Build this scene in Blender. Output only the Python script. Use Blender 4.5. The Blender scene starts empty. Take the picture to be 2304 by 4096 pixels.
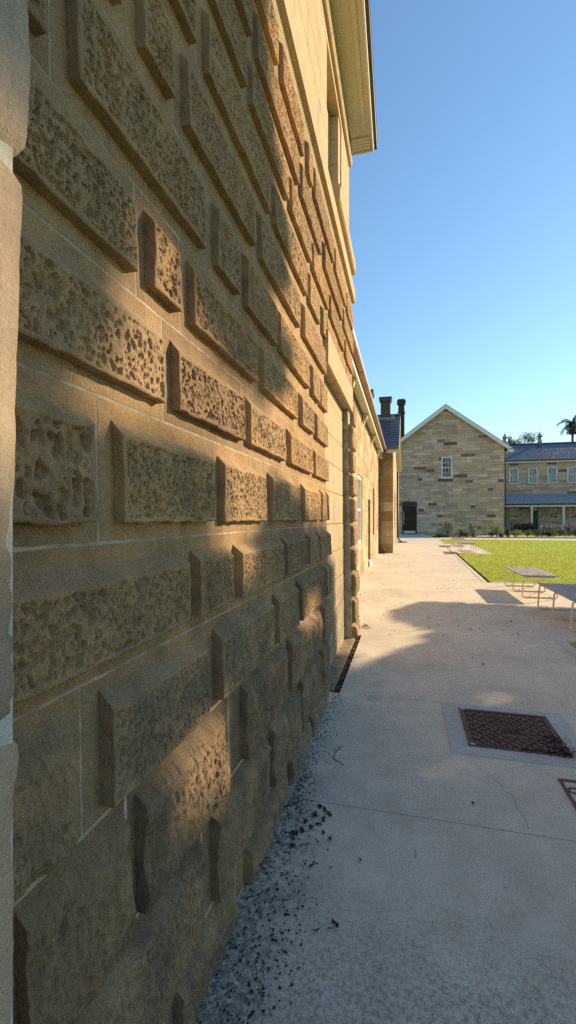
import bpy, math, random
import numpy as np
from mathutils import Vector, Matrix
random.seed(7); RNG = np.random.default_rng(7)
SC = bpy.context.scene
COL = SC.collection
R = math.radians
# ------------------------------------------------------------------ helpers
def tag(o, label=None, cat=None, group=None, kind=None):
    if label: o['label'] = label
    if cat: o['category'] = cat
    if group: o['group'] = group
    if kind: o['kind'] = kind
    return o
def empty(name, loc=(0, 0, 0), rz=0, label=None, cat=None, group=None):
    o = bpy.data.objects.new(name, None); COL.objects.link(o)
    o.location = loc; o.rotation_euler = (0, 0, rz); o.empty_display_size = .1
    return tag(o, label, cat, group)
def mesh_obj(name, v, f, mat, parent=None, smooth=False, local=True):
    """one mesh object; v are world coordinates, moved into the parent's frame when the parent is placed"""
    me = bpy.data.meshes.new(name)
    v = np.asarray(v, float)
    if parent is not None and local:
        off = np.array(parent.location)
        p = parent
        while p.parent is not None:
            p = p.parent; off = off + np.array(p.location)
        v = v - off
    me.from_pydata([tuple(p) for p in v], [], [tuple(int(i) for i in q) for q in f])
    me.update()
    if isinstance(smooth, bool):
        if smooth: me.polygons.foreach_set('use_smooth', [True] * len(me.polygons))
    else:
        me.polygons.foreach_set('use_smooth', smooth)
    mats = mat if isinstance(mat, (list, tuple)) else [mat]
    for m in mats: me.materials.append(m)
    o = bpy.data.objects.new(name, me); COL.objects.link(o)
    if parent is not None: o.parent = parent
    return o
class MB:
    def __init__(s): s.v = []; s.f = []; s.sm = []; s.c = []
    def add(s, v, f, smooth=False, col=None):
        n = len(s.v); s.v += [tuple(p) for p in v]; s.f += [tuple(i + n for i in q) for q in f]
        s.sm += [smooth] * len(f); s.c += [col] * len(f); return s
    def box(s, x0, x1, y0, y1, z0, z1, col=None):
        v = [(x0,y0,z0),(x1,y0,z0),(x1,y1,z0),(x0,y1,z0),(x0,y0,z1),(x1,y0,z1),(x1,y1,z1),(x0,y1,z1)]
        return s.add(v, [(3,2,1,0),(4,5,6,7),(0,1,5,4),(1,2,6,5),(2,3,7,6),(3,0,4,7)], col=col)
    def bev(s, x0, x1, y0, y1, z0, z1, b=.01):
        """box with all edges chamfered"""
        xs=(x0,x0+b,x1-b,x1); ys=(y0,y0+b,y1-b,y1); zs=(z0,z0+b,z1-b,z1)
        import itertools
        idx={}; v=[]
        for sx in (0,1):
            for sy in (0,1):
                for sz in (0,1):
                    for ax in range(3):
                        p=[xs[2 if sx else 1],ys[2 if sy else 1],zs[2 if sz else 1]]
                        p[ax]=(xs,ys,zs)[ax][3 if (sx,sy,sz)[ax] else 0]
                        idx[(sx,sy,sz,ax)]=len(v); v.append(tuple(p))
        f=[]
        I=lambda a,b_,c,ax: idx[(a,b_,c,ax)]
        for ax in range(3):
            for sd in (0,1):
                q=[]
                for (a,b_) in ((0,0),(1,0),(1,1),(0,1)):
                    k=[0,0,0]; o=[i for i in range(3) if i!=ax]; k[ax]=sd; k[o[0]]=a; k[o[1]]=b_
                    q.append(I(*k,ax))
                f.append(tuple(q))
        for ax in range(3):
            o=[i for i in range(3) if i!=ax]
            for a in (0,1):
                for b_ in (0,1):
                    k0=[0,0,0];k1=[0,0,0];k0[ax]=0;k1[ax]=1
                    for k in (k0,k1): k[o[0]]=a;k[o[1]]=b_
                    f.append((I(*k0,o[0]),I(*k1,o[0]),I(*k1,o[1]),I(*k0,o[1])))
        for sx in (0,1):
            for sy in (0,1):
                for sz in (0,1): f.append((I(sx,sy,sz,0),I(sx,sy,sz,1),I(sx,sy,sz,2)))
        return s.add(v,f)
    def tube(s, pts, r, n=8, cap=True, col=None):
        pts = [Vector(p) for p in pts]; rr = r if isinstance(r, (list, tuple)) else [r] * len(pts)
        v = []; f = []; up = None
        for i, p in enumerate(pts):
            t = (pts[min(i+1, len(pts)-1)] - pts[max(i-1, 0)]).normalized()
            if up is None:
                up = Vector((0,0,1)) if abs(t.z) < .9 else Vector((1,0,0))
            a = t.cross(up).normalized(); b = a.cross(t).normalized(); up = b
            for k in range(n):
                an = 2*math.pi*k/n
                v.append(p + (a*math.cos(an) + b*math.sin(an))*rr[i])
        for i in range(len(pts)-1):
            for k in range(n):
                f.append((i*n+k, i*n+(k+1)%n, (i+1)*n+(k+1)%n, (i+1)*n+k))
        s.add(v, f, True, col)
        if cap:
            m = len(s.v) - len(v)
            s.f += [tuple(m+k for k in range(n))[::-1], tuple(m+(len(pts)-1)*n+k for k in range(n))]
            s.sm += [False, False]; s.c += [col, col]
        return s
    def poly(s, pts, col=None): return s.add(pts, [tuple(range(len(pts)))], col=col)
    def prism(s, prof, axis, a0, a1, col=None):
        """profile (2-D, in the two other axes in x,y,z order) extruded along axis"""
        n = len(prof); v = []
        for a in (a0, a1):
            for p in prof:
                q = list(p); q.insert(axis, a); v.append(tuple(q))
        f = [(i, (i+1) % n, n+(i+1) % n, n+i) for i in range(n)] + [tuple(range(n))[::-1], tuple(range(n, 2*n))]
        return s.add(v, f, col=col)
    def build(s, name, mat, parent=None):
        o = mesh_obj(name, s.v, s.f, mat, parent, smooth=s.sm)
        if any(c is not None for c in s.c):
            me = o.data
            at = me.color_attributes.new('tint', 'FLOAT_COLOR', 'CORNER')
            buf = []
            for p, c in zip(me.polygons, s.c):
                c = c or (.5, .5, .5)
                buf += [c[0], c[1], c[2], 1.0] * p.loop_total
            at.data.foreach_set('color', buf)
        return o
def single(mb, name, mat, label, cat, group=None, kind=None):
    """a thing that is one mesh, with its origin at the middle of its base"""
    v = np.array(mb.v); c = np.array([(v[:,0].min()+v[:,0].max())/2, (v[:,1].min()+v[:,1].max())/2, v[:,2].min()])
    mb.v = [tuple(p) for p in (v - c)]
    o = mb.build(name, mat); o.location = c
    return tag(o, label, cat, group, kind)
def vnoise(x, y, seed=0):
    """smooth value noise, numpy arrays, unit lattice"""
    xi = np.floor(x).astype(np.int64); yi = np.floor(y).astype(np.int64)
    fx = x - xi; fy = y - yi; fx = fx*fx*(3-2*fx); fy = fy*fy*(3-2*fy)
    def h(a, b):
        n = (a*374761393 + b*668265263 + seed*974711) & 0x7fffffff
        n = ((n ^ (n >> 13)) * 1274126177) & 0x7fffffff
        return ((n ^ (n >> 16)) & 0xffff) / 65535.0
    return (h(xi,yi)*(1-fx)+h(xi+1,yi)*fx)*(1-fy)+(h(xi,yi+1)*(1-fx)+h(xi+1,yi+1)*fx)*fy
def hsh(a, b, seed):
    n = (a*374761393 + b*668265263 + seed*974711) & 0x7fffffff
    n = ((n ^ (n >> 13)) * 1274126177) & 0x7fffffff
    return ((n ^ (n >> 16)) & 0xffff) / 65535.0
# ------------------------------------------------------------------ materials
def newmat(name):
    m = bpy.data.materials.new(name); m.use_nodes = True
    nt = m.node_tree; b = nt.nodes['Principled BSDF']
    return m, nt, b
class N:
    """tiny node-graph helper"""
    def __init__(s, nt): s.nt = nt
    def n(s, t, **k):
        x = s.nt.nodes.new(t)
        for a, b in k.items(): setattr(x, a, b)
        return x
    def link(s, a, b): s.nt.links.new(a, b)
    def coord(s, kind='Object', scale=(1,1,1)):
        t = s.n('ShaderNodeTexCoord'); m = s.n('ShaderNodeMapping'); m.inputs['Scale'].default_value = scale
        s.link(t.outputs[kind], m.inputs['Vector']); return m.outputs[0]
    def world(s, scale=(1,1,1)):
        t = s.n('ShaderNodeNewGeometry'); m = s.n('ShaderNodeMapping'); m.inputs['Scale'].default_value = scale
        s.link(t.outputs['Position'], m.inputs['Vector']); return m.outputs[0]
    def noise(s, vec, scale, detail=4, rough=.55):
        t = s.n('ShaderNodeTexNoise'); t.inputs['Scale'].default_value = scale; t.inputs['Detail'].default_value = detail
        t.inputs['Roughness'].default_value = rough; s.link(vec, t.inputs['Vector']); return t.outputs[0]
    def ramp(s, fac, stops):
        t = s.n('ShaderNodeValToRGB'); e = t.color_ramp.elements
        while len(e) < len(stops): e.new(.5)
        for i, (p, c) in enumerate(stops):
            e[i].position = p; e[i].color = (c if isinstance(c, tuple) else (c, c, c)) + (1,)
        s.link(fac, t.inputs[0]); return t.outputs[0]
    def mix(s, fac, a, b, mode='MIX'):
        t = s.n('ShaderNodeMix', data_type='RGBA', blend_type=mode)
        for sock, val in ((t.inputs[0], fac), (t.inputs[6], a), (t.inputs[7], b)):
            if hasattr(val, 'is_output') or isinstance(val, bpy.types.NodeSocket): s.link(val, sock)
            elif isinstance(val, tuple): sock.default_value = val + (1,)
            else: sock.default_value = val
        return t.outputs[2]
    def math(s, op, a, b=0.0, clamp=False):
        t = s.n('ShaderNodeMath', operation=op, use_clamp=clamp)
        for sock, val in ((t.inputs[0], a), (t.inputs[1], b)):
            if isinstance(val, bpy.types.NodeSocket): s.link(val, sock)
            else: sock.default_value = val
        return t.outputs[0]
    def bump(s, h, dist, strength=1.0, prev=None):
        t = s.n('ShaderNodeBump'); t.inputs['Distance'].default_value = dist; t.inputs['Strength'].default_value = strength
        s.link(h, t.inputs['Height'])
        if prev is not None: s.link(prev, t.inputs['Normal'])
        return t.outputs[0]
def plain(name, col, rough=.6, metal=0, var=.15, scale=6, bump=0, bscale=60, spec=.5):
    m, nt, b = newmat(name); g = N(nt); c = g.world()
    f = g.noise(c, scale, 5)
    lo = tuple(x*(1-var) for x in col); hi = tuple(min(1, x*(1+var)) for x in col)
    g.link(g.ramp(f, [(.3, lo), (.7, hi)]), b.inputs['Base Color'])
    b.inputs['Roughness'].default_value = rough; b.inputs['Metallic'].default_value = metal
    b.inputs['Specular IOR Level'].default_value = spec
    if bump: g.link(g.bump(g.noise(c, bscale, 3), bump), b.inputs['Normal'])
    return m
def sandstone(name, base, dark, warm, rnd=.25, grime=True, rib=.0008, fine=.0025, tint=False):
    m, nt, b = newmat(name); g = N(nt); w = g.world()
    f1 = g.noise(w, 1.7, 5, .6); f2 = g.noise(w, 9, 6, .65); f3 = g.noise(w, 190, 4, .7)
    c = g.mix(g.ramp(f1, [(.35, 0.0), (.65, 1.0)]), base, warm)
    if tint:
        a = g.n('ShaderNodeAttribute', attribute_name='tint')
        c = g.mix(.93, c, a.outputs['Color'])
        band = g.noise(g.world((1.2, 1.2, 9)), 1.3, 5, .6)
        c = g.mix(.55, c, g.ramp(band, [(.3, (.62,.55,.5)), (.5, (1.,1.,1.)), (.7, (1.25,1.1,.95))]), 'MULTIPLY')
    c = g.mix(g.ramp(f2, [(.42, 0.0), (.72, .55)]), c, dark)
    c = g.mix(.45, c, g.ramp(f3, [(.3, (.55,.53,.52)), (.55, (1.05,1.05,1.05)), (.75, (1.3,1.28,1.22))]), 'MULTIPLY')
    c = g.mix(.38, c, g.ramp(g.noise(g.world((5,5,.45)), 1.4, 6, .7), [(.32,(.66,.62,.58)), (.5,(1.,1.,1.)), (.7,(1.14,1.12,1.08))]), 'MULTIPLY')
    oi = g.n('ShaderNodeObjectInfo')
    c = g.mix(rnd, c, g.ramp(oi.outputs['Random'], [(0., (.62,.6,.62)), (.35, (1.1,.97,.85)), (.7, (1.,1.02,1.04)), (1., (1.25,1.15,.98))]), 'MULTIPLY')
    if grime:
        sp = g.n('ShaderNodeSeparateXYZ'); g.link(w, sp.inputs[0])
        z = g.math('ADD', sp.outputs[2], g.math('MULTIPLY', g.math('SUBTRACT', f1, .5), 1.6))
        k = g.ramp(g.math('MULTIPLY', z, .25), [(.12, 1.0), (.42, .0)])
        soot = g.ramp(g.noise(w, 5, 6, .7), [(.38, 0.0), (.62, .85)])
        c = g.mix(g.math('MULTIPLY', k, g.math('ADD', g.math('MULTIPLY', soot, .56), .22)), c, (.085,.075,.06))
        moss = g.ramp(g.noise(w, 14, 5, .7), [(.5, 0.0), (.7, .6)])
        k2 = g.ramp(sp.outputs[2], [(.0, 1.0), (.35, .0)])
        c = g.mix(g.math('MULTIPLY', moss, k2), c, (.12,.15,.09))
    g.link(c, b.inputs['Base Color'])
    b.inputs['Roughness'].default_value = .93; b.inputs['Specular IOR Level'].default_value = .2
    h1 = g.noise(g.world((1, 3.2, .6)), 95, 3, .6)
    nrm = g.bump(h1, rib * 7)
    nrm = g.bump(g.noise(w, 260, 4, .7), fine, .8, nrm)
    nrm = g.bump(g.noise(w, 22, 5, .6), .006, .5, nrm)
    g.link(nrm, b.inputs['Normal'])
    return m
M = {}
M['stone'] = sandstone('sandstone_blocks', (.425,.282,.168), (.18,.122,.080), (.515,.33,.17), rnd=.6)
M['ashlar'] = sandstone('sandstone_smooth', (.52,.415,.27), (.36,.28,.19), (.54,.40,.24), rnd=.05, grime=True, rib=.0003, fine=.001)
M['sooty'] = sandstone('sooty_chimney_stone', (.13,.11,.09), (.05,.042,.037), (.16,.13,.10), rnd=.1, grime=False)
M['mortar'] = plain('lime_mortar', (.40,.32,.225), .95, var=.35, scale=12, bump=.003, bscale=200)
M['coursed'] = sandstone('coursed_sandstone', (.50,.42,.34), (.34,.27,.21), (.52,.40,.28), rnd=0, grime=False, rib=.0, fine=.004, tint=True)
M['cream'] = plain('cream_paint', (.60,.56,.38), .5, var=.06, scale=3)
M['white'] = plain('white_paint', (.74,.74,.70), .45, var=.05, scale=5)
M['copper'] = plain('brown_copper', (.22,.11,.065), .42, .35, var=.35, scale=3)
M['black'] = plain('black_paint', (.02,.02,.022), .5)
M['dark_metal'] = plain('dark_grey_metal', (.06,.065,.07), .45, .6)
M['greenpaint'] = plain('dark_green_paint', (.015,.035,.03), .5)
M['glass'] = None
m, nt, b = newmat('window_glass'); g = N(nt)
f = g.noise(g.world(), 1.2, 3)
g.link(g.ramp(f, [(.4, (.012,.02,.02)), (.65, (.06,.08,.085))]), b.inputs['Base Color']); b.inputs['Roughness'].default_value = .06
b.inputs['Specular IOR Level'].default_value = .9
g.link(g.bump(g.noise(g.world(), 1.5, 1), .02), b.inputs['Normal'])
M['glass'] = m
M['dim_glass'] = plain('dim_door_glass', (.018,.014,.010), .35, var=.5, scale=2, spec=.25)
M['curtain'] = plain('pale_curtain', (.30,.33,.35), .8, var=.5, scale=2.5)
def slate(name, col, row=.12):
    m, nt, b = newmat(name); g = N(nt); w = g.world()
    br = g.n('ShaderNodeTexBrick'); 
    sp = g.n('ShaderNodeSeparateXYZ'); g.link(w, sp.inputs[0]); cb = g.n('ShaderNodeCombineXYZ')
    g.link(g.math('ADD', sp.outputs[0], sp.outputs[1]), cb.inputs[0]); g.link(sp.outputs[2], cb.inputs[1]); g.link(cb.outputs[0], br.inputs['Vector'])
    br.inputs['Scale'].default_value = 1; br.inputs['Brick Width'].default_value = .25; br.inputs['Row Height'].default_value = row
    br.inputs['Mortar Size'].default_value = .008; br.inputs['Mortar Smooth'].default_value = .3
    br.inputs['Color1'].default_value = tuple(x*.75 for x in col)+(1,); br.inputs['Color2'].default_value = tuple(x*1.3 for x in col)+(1,)
    br.inputs['Mortar'].default_value = tuple(x*.3 for x in col)+(1,)
    c = g.mix(.5, br.outputs['Color'], g.ramp(g.noise(w, 1.2, 5), [(.3,.6),(.7,1.3)]), 'MULTIPLY')
    g.link(c, b.inputs['Base Color']); b.inputs['Roughness'].default_value = .42
    g.link(g.bump(br.outputs['Fac'], -.01), b.inputs['Normal'])
    return m
M['slate'] = slate('blue_grey_slate', (.065,.075,.11))
M['iron_roof'] = plain('pale_blue_painted_iron', (.26,.31,.38), .45, 0, var=.06, scale=1.5)
def brickmat():
    m, nt, b = newmat('dark_red_brick'); g = N(nt); w = g.world()
    sp = g.n('ShaderNodeSeparateXYZ'); g.link(w, sp.inputs[0]); cb = g.n('ShaderNodeCombineXYZ')
    g.link(g.math('ADD', sp.outputs[0], sp.outputs[1]), cb.inputs[0]); g.link(sp.outputs[2], cb.inputs[1])
    br = g.n('ShaderNodeTexBrick'); g.link(cb.outputs[0], br.inputs['Vector'])
    br.inputs['Scale'].default_value = 1; br.inputs['Brick Width'].default_value = .24; br.inputs['Row Height'].default_value = .08; br.inputs['Mortar Size'].default_value = .006
    br.inputs['Color1'].default_value = (.09,.05,.04,1); br.inputs['Color2'].default_value = (.05,.03,.027,1); br.inputs['Mortar'].default_value = (.09,.08,.07,1)
    g.link(br.outputs['Color'], b.inputs['Base Color']); b.inputs['Roughness'].default_value = .9; return m
M['brick'] = brickmat()
def concrete(name, base, dirt=True, k=1.0):
    m, nt, b = newmat(name); g = N(nt); w = g.world()
    big = g.noise(w, .9, 5, .6); mid = g.noise(w, 7, 6, .65); fine = g.noise(w, 230, 3, .8); sp2 = g.noise(w, 75, 4, .7)
    c = g.mix(g.ramp(big, [(.35, 0.), (.65, 1.)]), tuple(x*.86 for x in base), tuple(x*1.08 for x in base))
    c = g.mix(.5, c, g.ramp(mid, [(.3,(.78,.76,.72)), (.6,(1.05,1.05,1.05))]), 'MULTIPLY')
    c = g.mix(.5, c, g.ramp(fine, [(.3,.55), (.5,1.0), (.7,1.25)]), 'MULTIPLY')
    c = g.mix(g.ramp(sp2, [(.62, 0.), (.72, .35)]), c, (.10,.095,.08))
    if dirt:
        s = g.n('ShaderNodeSeparateXYZ'); g.link(w, s.inputs[0])
        wob = g.math('MULTIPLY', g.math('SUBTRACT', mid, .5), .42)
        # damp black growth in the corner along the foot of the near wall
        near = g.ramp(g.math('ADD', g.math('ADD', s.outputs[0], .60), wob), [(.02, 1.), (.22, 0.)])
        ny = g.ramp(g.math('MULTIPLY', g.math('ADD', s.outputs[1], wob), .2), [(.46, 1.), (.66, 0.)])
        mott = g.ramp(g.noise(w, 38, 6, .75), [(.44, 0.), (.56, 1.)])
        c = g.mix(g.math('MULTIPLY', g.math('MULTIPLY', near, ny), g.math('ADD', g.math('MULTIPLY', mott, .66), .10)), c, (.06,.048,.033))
        # weathered dark grain on the oldest slab
        old = g.ramp(g.math('ADD', s.outputs[1], g.math('MULTIPLY', wob, 1.2)), [(1.25, 1.), (1.95, 0.)]) if False else g.ramp(g.math('MULTIPLY', g.math('ADD', s.outputs[1], g.math('MULTIPLY', wob, 1.5)), .25), [(.37, 1.), (.50, 0.)])
        grain = g.ramp(g.noise(w, 55, 6, .8), [(.45, 0.), (.58, 1.)])
        c = g.mix(g.math('MULTIPLY', old, g.math('MULTIPLY', grain, .5)), c, (.06,.056,.045))
        rust = g.ramp(g.noise(w, 1.6, 6, .7), [(.55, 0.), (.75, .45)])
        c = g.mix(rust, c, (.34,.25,.15))
    g.link(c, b.inputs['Base Color']); b.inputs['Roughness'].default_value = .88; b.inputs['Specular IOR Level'].default_value = .3
    br = g.noise(g.world((.6, 9, 1)), 40, 3, .6)
    nrm = g.bump(br, .0012, .7); nrm = g.bump(fine, .0016, .8, nrm)
    g.link(nrm, b.inputs['Normal']); return m
M['concrete'] = concrete('path_concrete', (.655,.57,.455))
M['kerb'] = concrete('pale_edging_concrete', (.55,.52,.46), dirt=False)
M['collar'] = concrete('grey_grout', (.48,.47,.44), dirt=False)
M['soil'] = plain('dark_soil', (.045,.034,.024), 1, var=.5, scale=25, bump=.02, bscale=40)
def foliage(name, a, b_, trans=.25):
    m, nt, b = newmat(name); g = N(nt); w = g.world()
    oi = g.noise(w, 3.5, 4, .7)
    g.link(g.ramp(oi, [(.3, a), (.7, b_)]), b.inputs['Base Color'])
    b.inputs['Roughness'].default_value = .6; b.inputs['Specular IOR Level'].default_value = .3
    tr = g.n('ShaderNodeBsdfTranslucent'); g.link(g.ramp(oi, [(.3, a), (.7, b_)]), tr.inputs[0])
    mx = g.n('ShaderNodeMixShader'); mx.inputs[0].default_value = trans
    out = nt.nodes['Material Output']; g.link(b.outputs[0], mx.inputs[1]); g.link(tr.outputs[0], mx.inputs[2]); g.link(mx.outputs[0], out.inputs[0])
    return m
def lawnmat(name, a, b_, tr=True):
    m, nt, b = newmat(name); g = N(nt); w = g.world()
    c = g.mix(g.ramp(g.noise(w, .5, 4), [(.35,0.),(.65,1.)]), a, b_)
    c = g.mix(.6, c, g.ramp(g.noise(w, 30, 4, .7), [(.3,.5),(.65,1.3)]), 'MULTIPLY')
    c = g.mix(.7, c, g.ramp(g.noise(w, 4.5, 5, .75), [(.35,(.45,.6,.5)),(.5,(.9,.95,.9)),(.68,(1.25,1.1,1.0))]), 'MULTIPLY')
    g.link(c, b.inputs['Base Color']); b.inputs['Roughness'].default_value = .8
    b.inputs['Specular IOR Level'].default_value = .15
    return m
M['lawn'] = lawnmat('lawn_turf', (.30,.40,.04), (.48,.50,.07))
M['blade'] = foliage('grass_blades', (.25,.36,.06), (.68,.68,.19), .35)
M['rust'] = plain('rusty_cast_iron', (.145,.078,.055), .75, .4, var=.45, scale=30, bump=.001, bscale=150)
M['rust_frame'] = plain('red_brown_rust', (.15,.075,.05), .85, .1, var=.4, scale=25)
M['steel'] = plain('cream_powder_coated_steel', (.64,.58,.48), .38, .1, var=.05)
M['slat'] = plain('weathered_grey_timber', (.33,.285,.27), .6, 0, var=.35, scale=8, bump=.002, bscale=70)
M['leaf'] = foliage('broad_leaves', (.035,.06,.02), (.08,.12,.035), .15)
M['leaf_fig'] = foliage('fig_leaves', (.05,.06,.025), (.13,.13,.05), .2)
M['palm'] = foliage('palm_leaves', (.02,.045,.02), (.06,.10,.04), .15)
M['bark'] = plain('grey_bark', (.12,.095,.075), .9, var=.4, scale=10, bump=.01, bscale=30)
M['silver'] = foliage('silver_grey_leaves', (.22,.25,.17), (.42,.44,.33))
M['lime'] = foliage('lime_green_leaves', (.14,.24,.02), (.3,.42,.05))
M['green'] = foliage('mid_green_leaves', (.035,.075,.015), (.10,.18,.04))
M['purple'] = foliage('purple_leaves', (.035,.02,.045), (.12,.07,.13))
M['mauve'] = foliage('mauve_flowers', (.25,.15,.28), (.5,.33,.5))
M['red_leaf'] = foliage('rust_red_leaves', (.12,.05,.02), (.25,.11,.05))
M['dead'] = plain('dry_brown_leaf', (.20,.095,.045), .8, var=.45, scale=20)
M['litter'] = plain('black_brown_litter', (.035,.022,.017), .9, var=.6, scale=60)
M['petal'] = plain('fallen_pale_leaf', (.62,.58,.45), .7, var=.25, scale=20)
M['lid_block'] = plain('grey_chrome_pads', (.33,.32,.34), .5, .3)

# ------------------------------------------------------------------ main rusticated building
F, CX, CY, VP = 1150.0, 724.5, 1288.0, 1020.0
AL = math.atan((VP-CX)/F); CA, SA = math.cos(AL), math.sin(AL)
HORIZ = 1305.0
def wf(z): return .605 + .02*z
def wb(z): return .640 + .02*z
def Yu(u, w): return (F*w/(CA*(VP-u)) - w*SA)/CA
hall = empty('sandstone_building', (-.7, 1.6, 0), 0, 'tall rusticated sandstone building with pitted raised blocks, filling the left side', 'building')
LEV = [.0, .178, .508, .833, 1.146, 1.445, 1.78, 2.08, 2.38, 2.71, 3.04, 3.37, 3.69, 4.02, 4.37]
def pits(Yg, Zg, pitch, seed, rad=.43):
    gy = Yg/pitch; gz = Zg/(pitch*1.2)
    gy, gz = gy + (vnoise(gy*.9, gz*.9, seed+21)-.5)*.9 + (vnoise(gy*2.7, gz*2.1, seed+22)-.5)*.3, gz + (vnoise(gy*.8, gz*.8, seed+23)-.5)*.9 + (vnoise(gy*2.4, gz*2.4, seed+24)-.5)*.25
    iy = np.floor(gy).astype(np.int64); iz = np.floor(gz).astype(np.int64)
    best = np.zeros_like(Yg)
    for dy in (-1,0,1):
        for dz in (-1,0,1):
            a = iy+dy; b_ = iz+dz
            py = a + .15 + .7*hsh(a, b_, seed); pz = b_ + .15 + .7*hsh(a, b_, seed+1)
            r = rad*(.35 + 1.0*hsh(a, b_, seed+2)); dep = (.45+.55*hsh(a, b_, seed+3))*(hsh(a, b_, seed+5) < .86)
            sk = (hsh(a, b_, seed+4)-.5)*1.2
            ddy = gy-py + sk*(gz-pz)*.4; ddz = (gz-pz)*.85
            d = np.sqrt(ddy**2+ddz**2)/r
            k = np.clip((1-d)*2.5, 0, 1); k = k*k*(3-2*k)
            best = np.maximum(best, k*dep)
    return best
def stone_block(y0, y1, py0, py1, z0, z1, p=.036, cham=.034, mode='pits', seed=0, step=.006, mz0=.045, mz1=.045, pitch=.021, depth=.009, name='stone_block'):
    """one ashlar stone with drafted margin and raised panel; joints y0,y1,z0,z1; raised panel py0..py1"""
    g_ = .0028 if z0 > .82 else .0055
    pz0 = z0+mz0; pz1 = z1-mz1-cham
    ny = max(4, int((py1-py0)/step)); nz = max(4, int((pz1-pz0)/step))
    ys = np.linspace(py0, py1, ny+1); zs = np.linspace(pz0, pz1, nz+1)
    Yg, Zg = np.meshgrid(ys, zs, indexing='ij')
    e = np.minimum(np.minimum(Yg-py0, py1-Yg), np.minimum(Zg-pz0, pz1-Zg))
    base = -(.640-p) - .02*Zg
    low = (vnoise(Yg*9, Zg*9, seed)-.5)*.006 + (vnoise(Yg*28, Zg*28, seed+9)-.5)*.003
    X = base + low
    if mode == 'pits':
        e2 = e + (vnoise(Yg*30, Zg*30, seed+3)-.5)*.012
        k = np.clip((e2-.010)/.005, 0, 1)
        X -= k*(pits(Yg, Zg, pitch, seed)*depth + pits(Yg+.3, Zg-.2, pitch*.6, seed+40)*depth*.22 + vnoise(Yg*70, Zg*45, seed+5)*.003)
        X -= .004*np.clip(1-e/.008, 0, 1)**2
    elif mode == 'rough':
        e3 = e + (vnoise(Yg*14, Zg*14, seed+8)-.5)*.03
        k = np.clip(e3/.022, 0, 1)
        X += -.014*(1-k) + (vnoise(Yg*5, Zg*5, seed+1)-.45)*.014 + (vnoise(Yg*20, Zg*13, seed+2)-.5)*.010 + (vnoise(Yg*55, Zg*30, seed+2)-.5)*.006 + (vnoise(Yg*130, Zg*60, seed+4)-.5)*.006 + (vnoise(Yg*240, Zg*150, seed+14)-.5)*.003
        X -= k*pits(Yg, Zg, pitch*1.1, seed)*np.clip(vnoise(Yg*7, Zg*7, seed+12)*2-.4, 0, 1)*.010
    # edge wobble in the plane
    wob = .0035
    Yw = Yg + (vnoise(Zg*26, Yg*4, seed+6)-.5)*wob*2*np.clip(1-np.minimum(Yg-py0, py1-Yg)/.03, 0, 1)
    Zw = Zg + (vnoise(Yg*26, Zg*4, seed+7)-.5)*wob*2*np.clip(1-np.minimum(Zg-pz0, pz1-Zg)/.03, 0, 1)
    V = np.stack([X, Yw, Zw], -1).reshape(-1, 3)
    idx = np.arange((ny+1)*(nz+1)).reshape(ny+1, nz+1)
    quads = np.stack([idx[:-1,:-1], idx[1:,:-1], idx[1:,1:], idx[:-1,1:]], -1).reshape(-1, 4)
    ring = list(idx[:-1,0]) + list(idx[-1,:-1]) + list(idx[1:,-1][::-1]) + list(idx[0,1:][::-1])
    n = len(ring)
    rp = V[ring]
    ty = (Yg.reshape(-1)[ring]-py0)/(py1-py0); tz = (Zg.reshape(-1)[ring]-pz0)/(pz1-pz0)
    # second ring: where the panel meets the margin (top weathered back)
    yb = rp[:,1]; zb = np.where(tz > .999, rp[:,2]+cham, rp[:,2])
    zb = np.where((ty<.001)|(ty>.999), rp[:,2] + tz*cham, zb)
    rb = np.stack([-(.640) - .02*zb, yb, zb], -1)
    ty = np.clip(ty,0,1); tz = np.clip(tz,0,1)
    yo = y0+g_ + ty*(y1-y0-2*g_); zo = z0+g_ + tz*(z1-z0-2*g_)
    jw_ = .0022
    yo = yo + np.where(ty < .001, vnoise(zo*45, yo*0+seed, 3)*jw_, 0) - np.where(ty > .999, vnoise(zo*45, yo*0+seed, 4)*jw_, 0)
    zo = zo + np.where(tz < .001, vnoise(yo*30, zo*0+seed, 5)*jw_, 0) - np.where(tz > .999, vnoise(yo*30, zo*0+seed, 6)*jw_, 0)
    ro = np.stack([-(.640) - .02*zo, yo, zo], -1)
    rd = ro.copy(); rd[:,0] -= .03
    VV = np.concatenate([V, rb, ro, rd]); o = len(V)
    fs = [tuple(q) for q in quads]; sm = [True]*len(fs)
    R0 = ring; R1 = [o+i for i in range(n)]; R2 = [o+n+i for i in range(n)]; R3 = [o+2*n+i for i in range(n)]
    for A, B in ((R0,R1),(R1,R2),(R2,R3)):
        for i in range(n):
            j = (i+1)%n; fs.append((A[j], A[i], B[i], B[j])); sm.append(False)
    return mesh_obj(name, VV, fs, M['stone'], hall, smooth=sm)
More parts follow.
